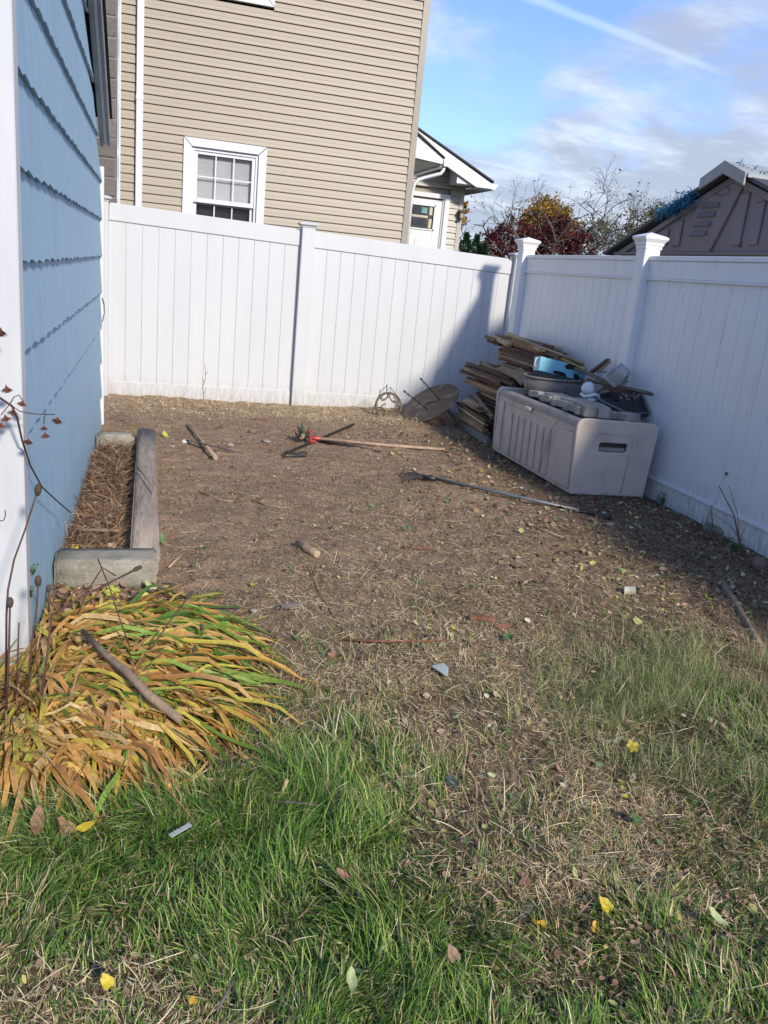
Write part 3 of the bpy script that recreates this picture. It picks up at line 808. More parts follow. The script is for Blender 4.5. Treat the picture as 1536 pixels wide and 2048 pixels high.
# lantern
lan = thing('wall_lantern', 'small dark bronze lantern fixed to the corner of the grey beige wing', 'lamp', (5.13, YD - 0.03, 2.57))
b = MB(); b.box(5.10, 5.16, YD - 0.045, YD - 0.029, 2.50, 2.65); b.box(5.085, 5.185, YD - 0.15, YD - 0.046, 2.60, 2.645); b.box(5.095, 5.175, YD - 0.14, YD - 0.05, 2.50, 2.512)
for xx in (5.097, 5.167):
    for yy in (YD - 0.138, YD - 0.058): b.box(xx, xx + 0.006, yy, yy + 0.006, 2.512, 2.60)
b.build('lantern_body', LANT, lan, bevel=0.002)
b = MB(); b.box(5.106, 5.164, YD - 0.130, YD - 0.06, 2.513, 2.598); b.build('lantern_glass', LANTG, lan)

# ------------------------------------------------------------ grey resin shed beyond the right fence
XS = 4.40
SA = (6.19, 2.515); SE = (7.83, 1.912); SEN = (4.55, 1.912)
shed = thing('resin_shed', 'grey moulded resin shed with a peaked gable above the right fence', 'shed', (XS + 1.2, SA[0], 0))
b = MB(); b.prism([(XS, SEN[0], 0), (XS, SE[0], 0), (XS, SE[0], SE[1] - 0.03), (XS, SA[0], SA[1] - 0.03), (XS, SEN[0], SEN[1] - 0.03)], (2.4, 0, 0)); b.build('wall', SHED, shed)
def gz(y): return SA[1] - abs(y - SA[0]) * (SA[1] - SE[1]) / (SE[0] - SA[0])
# rake rim, ribs between recesses, louvres
b = MB()
for ye in (SE[0], SEN[0]):
    s_ = 1 if ye > SA[0] else -1
    b.prism([(XS - 0.028, ye, gz(ye) - 0.03), (XS - 0.028, SA[0], SA[1] - 0.03), (XS - 0.028, SA[0], SA[1] - 0.085), (XS - 0.028, ye, gz(ye) - 0.085)], (0.027, 0, 0))
b.build('gable_rim', SHED, shed, bevel=0.005)
b = MB(); b.box(XS - 0.032, XS - 0.001, SEN[0], SE[0], 1.878, 1.900); b.build('gable_band', SHED, shed, bevel=0.004)
b = MB(); b.prism([(XS - 0.022, 6.48, 1.901), (XS - 0.022, 6.72, 1.901), (XS - 0.022, 6.60, 2.30), (XS - 0.022, 6.42, gz(6.42) - 0.086), (XS - 0.022, SA[0] + 0.0, SA[1] - 0.086), (XS - 0.022, 6.07, gz(6.07) - 0.086), (XS - 0.022, 6.33, 1.901)], (0.021, 0, 0)); b.build('centre_panel', SHED, shed, bevel=0.004)
for k in range(4):
    z = 2.03 + 0.073 * k; yc = 6.505 - 0.032 * k
    b = MB(); b.prism([(XS - 0.024, yc - 0.10, z), (XS - 0.05, yc - 0.10, z + 0.002), (XS - 0.024, yc - 0.10, z + 0.045)], (0, 0.205 + 0.008 * k, 0)); b.build('louvre', SHED, shed)
b = MB(); b.tube([(XS - 0.026, 6.30 + 0.085 * math.cos(a), 2.365 + 0.032 * math.sin(a)) for a in [2 * math.pi * i / 16 for i in range(17)]], 0.004, 5); b.build('raised_badge', SHED, shed)
for yc in (6.84, 7.03, 7.20, 7.36, 7.50, 7.63, 6.03 - 0.0, 5.83, 5.62, 5.40, 5.18):
    w = 0.055; zt = gz(yc + (w if yc > SA[0] else -w)) - 0.10
    if zt < 1.96: continue
    lean = 0.035
    b = MB(); b.prism([(XS - 0.018, yc - w, 1.95), (XS - 0.018, yc + w, 1.95), (XS - 0.018, yc + w - lean * 0, zt), (XS - 0.018, yc - w, min(zt + 0.02, gz(yc - w) - 0.09))], (0.017, 0, 0)); b.build('raised_rib', SHED, shed, bevel=0.008)
for s_, ye in ((1, SE[0]), (-1, SEN[0])):
    e = 0.10 * s_
    za = gz(ye + e)
    b = MB(); b.prism([(XS - 0.09, SA[0] + 0.02 * s_, SA[1] - 0.008), (XS - 0.09, ye + e, za - 0.008), (XS - 0.09, ye + e, za + 0.022), (XS - 0.09, SA[0] + 0.02 * s_, SA[1] + 0.024)], (2.6, 0, 0)); b.build('roof_panel', SHEDR, shed, bevel=0.004)
    b = MB(); q = SA[0] + 0.30 * s_; b.prism([(XS - 0.12, SA[0], SA[1] + 0.030), (XS - 0.12, q, gz(q) + 0.026), (XS - 0.12, q, gz(q) + 0.050), (XS - 0.12, SA[0], SA[1] + 0.058)], (2.66, 0, 0)); b.build('ridge_cap', RIDGE, shed)
b = MB(); q = SA[0]
for s_ in (1, -1):
    y2 = q + 0.28 * s_
    b.prism([(XS - 0.135, q, SA[1] - 0.035), (XS - 0.135, y2, gz(y2) - 0.035), (XS - 0.135, y2, gz(y2) + 0.052), (XS - 0.135, q, SA[1] + 0.060)], (0.014, 0, 0))
b.build('ridge_end', RIDGE, shed)
b = MB(); b.lathe([(0.018, 0), (0.014, 0.01)], (XS - 0.002, 5.98, 1.955), 10, M=Matrix.Rotation(R(-90), 3, 'Y')); b.build('rust_stain', REDBARK, shed)

for ch_ in (shed,):
    ch_.location.y -= 0.15; ch_.location.z -= 0.025
# torn blue tarp strips along the roof edge
def tatters(name, label, pts, n, seed):
    rd = random.Random(seed); b = MB()
    for i in range(n):
        p = Vector(rd.choice(pts)); q = p + Vector((rd.gauss(0, .02), rd.gauss(0, .05), rd.gauss(0, .012)))
        l = rd.uniform(0.025, 0.10); d = Vector((rd.gauss(0, .5), rd.gauss(0, 1), rd.gauss(0, .8) - 0.2)).normalized(); w = rd.uniform(.002, .010)
        side = d.cross(Vector((rd.gauss(0, 1), rd.gauss(0, 1), rd.gauss(0, 1)))).normalized()
        vs = []; cur = q.copy()
        for k in range(5):
            ww = w * (1 - 0.2 * k); vs += [cur + side * ww, cur - side * ww]; d = (d + Vector((rd.gauss(0, .4), rd.gauss(0, .4), rd.gauss(0, .4) - 0.1))).normalized(); cur = cur + d * l / 4
        b.add(vs, [(2 * k, 2 * k + 1, 2 * k + 3, 2 * k + 2) for k in range(4)])
    o = b.build(name, TARP, None, recalc=False); o.location.y -= 0.15; o.location.z -= 0.045; tag(o, label, 'tarp'); return o
tatters('tarp_remnant', 'shredded blue tarp tangled on the left slope of the grey shed roof', [(XS - 0.10, y_, gz(y_) + 0.03 - 0.03 * abs(math.sin(9 * y_))) for y_ in np.linspace(6.62, 7.02, 30)], 420, 3)
tatters('tarp_remnant', 'torn blue tarp scraps lying over the peak and right slope of the grey shed roof', [(XS - 0.10 + 0.5 * t, 6.14 - 0.42 * t, gz(6.14 - 0.42 * t) + 0.06) for t in np.linspace(0, 1, 30)], 110, 4)

# ------------------------------------------------------------ trees beyond the fences
def foliage(name, mt, centers, n, size, cols, par, seed, aspect=0.55, up=0.0):
    r = np.random.default_rng(seed)
    cen = np.array([c[:3] for c in centers]); rad = np.array([c[3:6] for c in centers])
    vol = rad.prod(1) ** 0.7; k = r.choice(len(cen), n, p=vol / vol.sum())
    # clumps: every leaf hangs about one of many sprays spread through the crown
    ns = max(30, n // 22); ks = r.choice(len(cen), ns, p=vol / vol.sum())
    d = r.normal(size=(ns, 3)); d /= np.linalg.norm(d, axis=1)[:, None]
    sp = cen[ks] + d * rad[ks] * (r.random(ns) ** 0.38)[:, None]
    j = r.integers(0, ns, n); spr = rad.mean() * 0.13
    p = sp[j] + r.normal(size=(n, 3)) * spr
    a = r.normal(size=(n, 3)); a[:, 2] += up; a /= np.linalg.norm(a, axis=1)[:, None]
    b = np.cross(a, r.normal(size=(n, 3))); b /= np.linalg.norm(b, axis=1)[:, None]
    s = size * r.uniform(.6, 1.4, n)[:, None]
    V = np.stack([p - a * s, p + b * s * aspect, p + a * s, p - b * s * aspect], 1).reshape(-1, 3)
    F = np.arange(4 * n).reshape(n, 4)
    cols = np.array(cols); tone = r.random(ns)[j] * 0.7 + r.random(n) * 0.3
    ci = np.clip((tone * len(cols)).astype(int), 0, len(cols) - 1)
    C = cols[ci] * r.uniform(.75, 1.25, n)[:, None]
    return tri_mesh(name, V, F, mt, np.repeat(C, 4, 0), parent=par)

def branch_tree(base, h, r0, seed, spread=0.6, depth=6, shrink=0.74, lean=(0, 0), kids=(2, 3), wander=0.22, trunk_frac=0.32, nseg=3):
    rd = random.Random(seed); tr = MB(); tips = []
    def grow(p, d, l, r, dep, target):
        pts = [p.copy()]; rs = [r]
        for i in range(nseg):
            d = (d + Vector((rd.gauss(0, wander), rd.gauss(0, wander), rd.gauss(0, wander) * 0.6)) * 0.6).normalized()
            p = p + d * l / nseg; pts.append(p.copy()); rs.append(r * (1 - 0.35 * (i + 1) / nseg))
        target.tube(pts, rs, 6 if dep >= depth - 1 else (4 if dep > 2 else 3), caps=False)
        if dep <= 0: tips.append(p); return
        if dep <= 2: tips.append(p)
        for k in range(rd.randint(*kids)):
            nd = (d + Vector((rd.gauss(0, spread), rd.gauss(0, spread), rd.gauss(0.05, spread * 0.7)))).normalized()
            grow(p, nd, l * rd.uniform(shrink - .12, shrink + .1), r * 0.65, dep - 1, br)
            if dep < depth - 1 and rd.random() < 0.5:
                q = pts[rd.randint(1, len(pts) - 1)]
                nd = (d + Vector((rd.gauss(0, spread * 1.2), rd.gauss(0, spread * 1.2), rd.gauss(0.05, spread)))).normalized()
                if dep >= 2: grow(q, nd, l * 0.6, r * 0.45, dep - 2, br)
    br = MB()
    grow(Vector(base), Vector((lean[0], lean[1], 1)).normalized(), h * trunk_frac, r0, depth, tr)
    return tr, br, tips

def leafy_tree(name, label, base, centers, n, size, cols, seed, r0=0.09, group=None, depth=4):
    t = thing(name, label, 'tree', base, group)
    zc = np.mean([c[2] for c in centers]); h = (zc + max(c[5] for c in centers)) * 1.0
    tr, br, tips = branch_tree(base, h, r0, seed, 0.55, depth, 0.72, trunk_frac=0.36)
    tr.build('trunk', TREEB, t, recalc=False); br.build('limbs', TREEB, t, recalc=False)
    foliage('crown', FOLM, centers, n, size, cols, t, seed)
    return t

c = aty(945, 500, 16.5)
def conifer(px, ptop, Y, w, seed, label):
    top = aty(px, ptop, Y); base = (top.x, Y, 0)
    t = thing('conifer_tree', label, 'tree', base)
    b = MB(); b.tube([base, (top.x, Y, top.z)], [0.06, 0.008], 6); b.build('trunk', TREEB, t)
    r = np.random.default_rng(seed); n = 5200
    z = top.z * (0.25 + 0.75 * r.random(n) ** 0.75); rr = w * (1 - z / top.z) ** 0.85 * 1.6 + 0.01
    az0 = r.random(n)
    lay = 0.55 + 0.55 * (np.sin(z * 21 + r.random(n) * .6) > -.2)
    a = r.random(n) * 2 * np.pi; q = r.random(n) ** 0.5 * rr * lay
    p = np.stack([top.x + np.cos(a) * q, Y + np.sin(a) * q, z - q * 0.15], 1)
    d = np.stack([np.cos(a), np.sin(a), r.normal(0.15, .45, n)], 1) + r.normal(size=(n, 3)) * .3; d /= np.linalg.norm(d, axis=1)[:, None]
    s = np.cross(d, r.normal(size=(n, 3))); s /= np.linalg.norm(s, axis=1)[:, None]
    L_ = r.uniform(.03, .075, n)[:, None]
    V = np.stack([p, p + d * L_ * .5 + s * .009, p + d * L_, p + d * L_ * .5 - s * .009], 1).reshape(-1, 3)
    C = np.array([0.022, 0.06, 0.026]) * r.uniform(.6, 1.7, n)[:, None]
    tri_mesh('crown', V, np.arange(4 * n).reshape(n, 4), FOLM, np.repeat(C, 4, 0), parent=t)
conifer(934, 466, 16.0, 0.42, 1, 'small dark green conifer top beside the wing, nearest to the house')
conifer(955, 470, 16.4, 0.40, 2, 'small dark green conifer top between the other conifer and the red leaved tree')
conifer(969, 488, 16.2, 0.36, 5, 'lowest dark green conifer tip half hidden by the red leaved tree')

def ell(px, py, Y, rx, ry, rz):
    p = aty(px, py, Y); return (p.x, p.y, p.z, rx, ry, rz)
PURP = [(0.035, 0.010, 0.013), (0.075, 0.016, 0.018), (0.11, 0.026, 0.024), (0.15, 0.045, 0.035)]
p = aty(1060, 500, 18)
leafy_tree('red_leaf_tree', 'dark purple red leaved tree low above the fence, beside the conifers', (aty(1010, 500, 18).x, 18, 0),
           [ell(1000, 488, 18, .52, .5, .42), ell(1030, 475, 18.2, .5, .5, .42), ell(978, 500, 18, .25, .4, .35), ell(1016, 452, 18, .16, .2, .22)], 2400, .036, PURP, 21)
leafy_tree('red_leaf_tree', 'dark red leaved tree under the golden tree, behind the tallest corner post', (aty(1110, 500, 18.4).x, 18.4, 0),
           [ell(1080, 476, 18.4, .6, .5, .48), ell(1125, 480, 18.5, .62, .5, .48), ell(1158, 498, 18.4, .4, .4, .35), ell(1105, 455, 18.4, .4, .4, .28)], 4800, .036, PURP, 22)
GOLD = [(0.10, 0.085, 0.012), (0.24, 0.15, 0.018), (0.34, 0.20, 0.022), (0.40, 0.21, 0.03), (0.42, 0.26, 0.05)]
leafy_tree('golden_tree', 'golden orange autumn tree rising behind the red leaved trees', (aty(1095, 500, 23).x, 23, 0),
           [ell(1095, 440, 23, .80, .7, .62), ell(1075, 462, 23, .66, .6, .60), ell(1118, 462, 23, .80, .6, .60), ell(1095, 416, 23, .48, .5, .32)], 9000, .040, GOLD, 23)
OLIVE = [(0.05, 0.055, 0.02), (0.085, 0.085, 0.03), (0.13, 0.115, 0.045), (0.16, 0.13, 0.06)]
leafy_tree('olive_tree', 'dull olive green half bare tree between the golden tree and the grey shed', (aty(1230, 500, 19).x, 19, 0),
           [ell(1190, 478, 19, .62, .6, .50), ell(1240, 468, 19, .75, .6, .50), ell(1290, 450, 19.2, .6, .6, .45), ell(1330, 430, 19, .5, .5, .35)], 3400, .034, OLIVE, 24)
leafy_tree('orange_tree', 'sliver of an orange leaved tree showing past the wing corner', (aty(927, 500, 19.5).x, 19.5, 0),
           [ell(927, 418, 19.5, .14, .25, .26), ell(922, 440, 19.5, .16, .2, .25)], 260, .05, GOLD[2:] + [(0.22, .075, .03)], 25)

# wide bare tree: limbs spreading from a low trunk, a few dead leaves left
def bare(name, label, px, Y, h, seed, r0, spread, depth, lean=(0, 0), nl=420):
    bp = aty(px, 500, Y); base = (bp.x, Y, 0)
    t = thing(name, label, 'tree', base)
    tr, br, tips = branch_tree(base, h, r0, seed, spread, depth, 0.76, lean, (2, 3), 0.30, 0.34, 3)
    tr.build('trunk', TREEB, t, recalc=False); br.build('branches', TREEB, t, recalc=False)
    r = np.random.default_rng(seed); T = np.array([tuple(q) for q in tips]); k = r.integers(0, len(T), nl)
    p = T[k] + r.normal(size=(nl, 3)) * .06; a = r.normal(size=(nl, 3)) * .016; b = r.normal(size=(nl, 3)) * .012
    V = np.stack([p - a, p + b, p + a, p - b], 1).reshape(-1, 3)
    cc = np.array([(0.12, .065, .04), (0.09, .07, .03), (0.16, .10, .05)])[r.integers(0, 3, nl)]
    tri_mesh('dead_leaves', V, np.arange(4 * nl).reshape(nl, 4), FOLM, np.repeat(cc, 4, 0), parent=t)
bare('bare_tree', 'wide bare grey branched tree standing over the golden tree', 1165, 19.5, 3.9, 5, .060, .60, 7, (-.05, 0))
bare('bare_tree', 'bare twiggy tree reaching up to the left slope of the grey shed', 1262, 20.5, 3.8, 14, .05, .60, 7, (.05, 0))
bare('bare_tree', 'bare thin tree whose twigs show just above the shed roof edge', 1345, 21, 3.8, 9, .045, .6, 7, (.02, 0), 300)

# ------------------------------------------------------------ raised bed by the blue wall
curb = None
def rough_block(b_size, seed, mt, name, loc, rot, parent=None, lab=None, cat=None, cut=0.012):
    import bmesh
    bm = bmesh.new(); bmesh.ops.create_cube(bm, size=1)
    for v in bm.verts: v.co = Vector((v.co.x * b_size[0], v.co.y * b_size[1], v.co.z * b_size[2]))
    bmesh.ops.bevel(bm, geom=bm.edges[:] , offset=cut, segments=2, affect='EDGES')
    bmesh.ops.triangulate(bm, faces=bm.faces)
    bmesh.ops.subdivide_edges(bm, edges=[e for e in bm.edges if e.calc_length() > 0.05], cuts=3, use_grid_fill=True)
    for v in bm.verts:
        n_ = mnoise.noise_vector(v.co * 14 + Vector((seed * 7.1, 0, 0)))
        v.co += n_ * min(cut * 0.35, 0.006)
    me = bpy.data.meshes.new(name); bm.to_mesh(me); bm.free(); me.materials.append(mt)
    me.polygons.foreach_set('use_smooth', [True] * len(me.polygons))
    o = put(name, me, loc, parent, rot=rot)
    if lab: tag(o, lab, cat)
    return o
rough_block((0.435, 0.19, 0.14), 1, CURBC, 'concrete_block', (-0.185, 3.715, 0.045), (0.02, 0, R(1)), None, 'mossy pale concrete block closing the near end of the narrow bed by the blue wall', 'concrete block', 0.011)
rough_block((0.27, 0.16, 0.15), 2, CURBC, 'concrete_block', (-0.262, 6.50, 0.022), (0, 0, R(2)), None, 'low dirty concrete block at the far end of the narrow bed beside the blue wall', 'concrete block', 0.02)
rough_block((0.135, 2.95, 0.13), 3, TIMBER, 'garden_timber', (-0.030, 5.24, 0.038), (0, R(2), R(0.3)), None, 'long weathered grey timber edging the narrow bed along the blue wall', 'timber', 0.010)

# ------------------------------------------------------------ deck box
BX0 = Vector((3.012, 5.40, 0.0)); rz = R(1.0)
EX_ = Vector((1, -0.075, 0.0)).normalized(); EY_ = Vector((-0.022, 1, 0.008)).normalized(); EZ_ = Vector((0.0, 0, 1))
def BP(u, v, w):
    # the box is a little narrower at its foot
    return BX0 + EX_ * (u) + EY_ * v + EZ_ * w
BWD, BLN, BHT = 0.645, 1.48, 0.565
box = thing('storage_box', 'large taupe resin storage box with ribbed front and a slot handle, loaded with junk', 'storage box', tuple(BX0 + Vector((.3, .7, 0))))
def endpanel(v0, v1, nm):
    t = 0.022  # taper
    out = [(t, 0), (BWD - t, 0), (BWD + 0.010, BHT - 0.06), (BWD + 0.004, BHT - 0.02), (BWD - 0.03, BHT + 0.0), (0.05, BHT + 0.012), (0.018, BHT + 0.002), (-0.002, BHT - 0.035), (-0.004, BHT - 0.07)]
    b = MB(); A = [BP(u, v0, w) for u, w in out]; off = EY_ * (v1 - v0)
    b.prism(A, off); return b.build(nm, DECKBOX, box, bevel=0.010, seg=2)
# near end: a panel with a real slot, made of four bands round the hole
def quadprism(b, pts, v0, v1):
    b.prism([BP(u, v0, w) for u, w in pts], EY_ * (v1 - v0))
hx0, hx1, hz0, hz1 = 0.195, 0.425, 0.335, 0.405
b = MB()
def edge_u(w, side):
    t = 0.022 * (1 - w / BHT)
    return (t - 0.004 * (w / BHT)) if side == 0 else (BWD - t + 0.010 * (w / BHT))
def ring(pts_out, v0, v1):
    # outline with a rectangular hole, as one closed shell
    hole = [(hx0 + .012, hz0), (hx1 - .012, hz0), (hx1, hz0 + .012), (hx1, hz1 - .012), (hx1 - .012, hz1), (hx0 + .012, hz1), (hx0, hz1 - .012), (hx0, hz0 + .012)]
    import bmesh
    bm = bmesh.new()
    ov = [bm.verts.new(BP(u, v0, w)) for u, w in pts_out]; hv = [bm.verts.new(BP(u, v0, w)) for u, w in hole]
    oe = [bm.edges.new((ov[i], ov[(i + 1) % len(ov)])) for i in range(len(ov))]; he = [bm.edges.new((hv[i], hv[(i + 1) % 8])) for i in range(8)]
    r_ = bmesh.ops.triangle_fill(bm, edges=oe + he, use_beauty=True, use_dissolve=False)
    fs = [g for g in r_['geom'] if isinstance(g, bmesh.types.BMFace)]
    ex = bmesh.ops.extrude_face_region(bm, geom=fs)
    bmesh.ops.translate(bm, verts=[g for g in ex['geom'] if isinstance(g, bmesh.types.BMVert)], vec=EY_ * (v1 - v0))
    bmesh.ops.recalc_face_normals(bm, faces=bm.faces)
    me = bpy.data.meshes.new('end_panel'); bm.to_mesh(me); bm.free(); me.materials.append(DECKBOX)
    return put('end_panel', me, (0, 0, 0), box, bevel=0.008, seg=2)
outl = [(0.022, 0), (BWD - 0.022, 0.0), (BWD + 0.010, BHT - 0.06), (BWD + 0.008, BHT - 0.025), (BWD - 0.012, BHT - 0.004), (BWD - .04, BHT + 0.002), (0.07, BHT + 0.014), (0.030, BHT + 0.006), (0.006, BHT - 0.015), (-0.004, BHT - 0.05), (-0.004, BHT - 0.08)]
near = ring(outl, 0.0, 0.030)
endpanel(BLN - 0.03, BLN, 'end_panel')
b = MB(); quadprism(b, [(hx0 - .01, hz0 - .01), (hx1 + .01, hz0 - .01), (hx1 + .01, hz1 + .01), (hx0 - .01, hz1 + .01)], 0.045, 0.05); b.build('slot_back', RECESS, near)
b = MB(); quadprism(b, [(hx0, hz0 + 0.0), (hx1, hz0), (hx1, hz0 + 0.030), (hx0, hz0 + 0.030)], 0.031, 0.044); b.build('slot_lip', DECKLID, near, bevel=.004)
# raised frame line about the handle
b = MB(); pts = [(0.20, .475), (0.43, .475), (0.452, .462), (0.458, .44), (0.430, 0.02)]
b.tube([BP(u, -0.0005, w) for u, w in pts], 0.0045, 6); b.build('moulding', DECKBOX, near)
b = MB(); b.tube([BP(.165, -0.0005, .47), BP(.20, -.0005, .475)], 0.004, 6); b.build('moulding', DECKBOX, near)
# long front
b = MB(); b.prism([BP(0.030, .03, 0), BP(0.060, .03, 0), BP(0.050, .03, BHT - .05), BP(0.018, .03, BHT - .05)], EY_ * (BLN - .06)); b.build('front_panel', DECKBOX, box)
b = MB(); b.prism([BP(BWD - .06, .03, 0), BP(BWD - .03, .03, 0), BP(BWD - .02, .03, BHT - .05), BP(BWD - .05, .03, BHT - .05)], EY_ * (BLN - .06)); b.build('back_panel', DECKBOX, box)
for k in range(7):
    v = 0.42 + 0.118 * k
    b = MB(); b.prism([BP(0.016, v, .03), BP(0.031, v, .03), BP(0.022, v, .40), BP(0.008, v, .40)], EY_ * 0.078); b.build('rib', DECKBOX, box, bevel=0.009, seg=2)
b = MB(); b.prism([BP(0.018, .05, .03), BP(0.031, .05, .03), BP(0.019, .05, .455), BP(0.006, .05, .455)], EY_ * 0.23); b.build('front_block', DECKBOX, box, bevel=0.01, seg=2)
b = MB(); b.prism([BP(0.014, 1.32, .03), BP(0.031, 1.32, .03), BP(0.019, 1.32, .47), BP(0.004, 1.32, .47)], EY_ * 0.11); b.build('front_block', DECKBOX, box, bevel=0.01, seg=2)
b = MB(); b.tube([BP(0.0145, .04, .462), BP(.0145, 1.30, .462)], .004, 5); b.build('moulding', DECKBOX, box)
# rounded lid edge in two pieces, lid top sunk between
for v0, v1 in ((0.033, 0.815), (0.822, BLN - .02)):
    b = MB(); n = 10
    pr = [(0.008 + 0.045 * (1 - math.cos(a)), BHT - 0.060 + 0.058 * math.sin(a)) for a in [math.pi * .5 * i / n for i in range(n + 1)]]
    pr += [(0.11, BHT - 0.012), (0.115, BHT - 0.03), (0.02, BHT - 0.062)]
    b.prism([BP(u, v0, w) for u, w in pr], EY_ * (v1 - v0)); b.build('lid_edge', DECKLID, box)
b = MB(); b.prism([BP(.116, .033, BHT - .045), BP(BWD - .02, .033, BHT - .045), BP(BWD - .02, .033, BHT - .012), (BP(.116, .033, BHT - .028))], EY_ * (BLN - .055)); b.build('lid', DECKLID, box, bevel=.004)
b = MB(); b.prism([BP(-.018, .775, BHT - .085), BP(.012, .775, BHT - .085), BP(.012, .775, BHT - .055), BP(-.012, .775, BHT - .058)], EY_ * .10); b.build('latch', DECKBOX, box, bevel=.008, seg=2)
b = MB(); b.tube([BP(.010, .33, BHT - .07), BP(0.0, .40, .40), BP(.004, .43, .28), BP(.002, .47, .15), BP(.02, .52, .03)], .0022, 5)
tag(b.build('dry_vine_stem', BARK), 'thin dark vine stem hanging down the front of the storage box', 'stem')

# ------------------------------------------------------------ junk on the box
def BL(u, v, w, name, ex, ey, ez, mt, label, cat, bevel=.004): pass
T_ = BHT
# scalloped edging pieces
def edging(u0, v0, w0, n, yaw, label, ln=0.092):
    t = thing('edging_strip', label, 'edging', tuple(BP(u0, v0, w0)))
    d = (EY_ * -math.cos(yaw) + EX_ * math.sin(yaw)).normalized(); s = d.cross(EZ_).normalized()
    for k in range(n):
        c_ = BP(u0, v0, w0) + d * (ln * (k + .5)) + EZ_ * (0.026 + (0.012 if k % 2 else 0) - 0.002 * k)
        b = MB(); b.obox(c_, d * (ln * .5 - .004), s * (0.034 + .006 * (k % 2)), EZ_ * (.026)); b.build('block', CONC, t, bevel=.007, seg=2)
    b = MB(); b.obox(BP(u0, v0, w0) + d * (ln * n / 2) + s * -0.045 + EZ_ * .02, d * ln * n / 2, s * .012, EZ_ * .018); b.build('spine', CONC, t, bevel=.004)
    return t
edging(0.12, 1.05, T_ + 0.004, 9, R(3), 'row of small grey edging blocks lying along the front of the box lid')
def slab(u, v, w, lu, lv, lw, yaw, pitch, mt, name, label, cat, bevel=.006, roll=0):
    c_ = BP(u, v, w); M_ = Euler((pitch, roll, yaw)).to_matrix()
    b = MB(); b.obox((0, 0, 0), (lu / 2, 0, 0), (0, lv / 2, 0), (0, 0, lw / 2)); me = b.mesh(name, mt)
    o = put(name, me, c_, None, rot=(pitch, roll, yaw), bevel=bevel, seg=2)
    return tag(o, label, cat) if label else o
def notched(u, v, w, lu, lv, lw, yaw, mt, label, pitch=0, roll=0):
    t = thing('concrete_paver', label, 'paver', tuple(BP(u, v, w)))
    M_ = Euler((pitch, roll, yaw)).to_matrix(); c_ = BP(u, v, w)
    def blk_(x, y, z, a, b_, d_, nm):
        b = MB(); b.obox(c_ + M_ @ Vector((x, y, z)), M_ @ Vector((a / 2, 0, 0)), M_ @ Vector((0, b_ / 2, 0)), M_ @ Vector((0, 0, d_ / 2))); b.build(nm, mt, t, bevel=.008, seg=2)
    blk_(0, 0, 0, lu, lv, lw, 'body')
    blk_(-lu / 2 - .019, 0, -lw * .1, .035, lv * .45, lw * .7, 'lug')
    blk_(lu * .2, -lv / 2 - .0145, -lw * .05, lu * .4, .026, lw * .8, 'lug')
    return t
notched(.205, .185, T_ + .050, .20, .22, .085, R(-12), CONC, 'chunky grey notched paver nearest the corner of the box lid')
notched(.24, .47, T_ + .045, .19, .24, .075, R(8), CONC, 'grey notched paver behind the nearest one on the box lid')
notched(.22, .78, T_ + .040, .17, .22, .06, R(-5), CONC, 'grey notched paver in the middle of the box lid')
slab(.46, .13, T_ + .026, .15, .12, .055, R(14), 0, CONC, 'concrete_paver', 'plain grey paver below the black tray beside the box edge', 'paver')
slab(.37, .20, T_ + .020, .13, .12, .050, R(-8), 0, CONC, 'concrete_paver', 'plain grey paver lying between the notched paver and the black tray', 'paver')

# grey oval tub
tub = thing('oval_tub', 'grey oval plastic tub standing on the far part of the storage box', 'tub', tuple(BP(.36, 1.16, T_)))
def oval(c_, a, b_, z0, z1, n=40, flare=0.02):
    return [(c_ + Vector(((a + (flare * t)) * math.cos(q), (b_ + flare * t) * math.sin(q), z0 + (z1 - z0) * t))) for t in (0, 1) for q in [2 * math.pi * i / n for i in range(n)]]
n = 40; cc_ = BP(.36, 1.17, T_ - .006)
o1 = oval(cc_, .245, .19, 0, .165); i1 = oval(cc_, .237, .182, .006, .165)
b = MB(); b.add(o1 + i1, [(i, (i + 1) % n, n + (i + 1) % n, n + i) for i in range(n)] + [(2 * n + i, 3 * n + i, 3 * n + (i + 1) % n, 2 * n + (i + 1) % n) for i in range(n)] + [(n + i, n + (i + 1) % n, 3 * n + (i + 1) % n, 3 * n + i) for i in range(n)] + [tuple(range(n))[::-1], tuple(range(2 * n, 3 * n))], 0, True)
b.build('body', GREYPL, tub, recalc=True)
b = MB(); b.tube([cc_ + Vector((.268 * math.cos(q), .213 * math.sin(q), .166)) for q in [2 * math.pi * i / 40 for i in range(41)]], .010, 8, caps=False); b.build('rim', GREYPL, tub)
b = MB(); b.prism([cc_ + Vector((.02, -.228, .03)), cc_ + Vector((.20, -.215, .03)), cc_ + Vector((.20, -.230, .135)), cc_ + Vector((.02, -.243, .135))], (0, .012, 0)); b.build('side_plate', SHED, tub, bevel=.004)

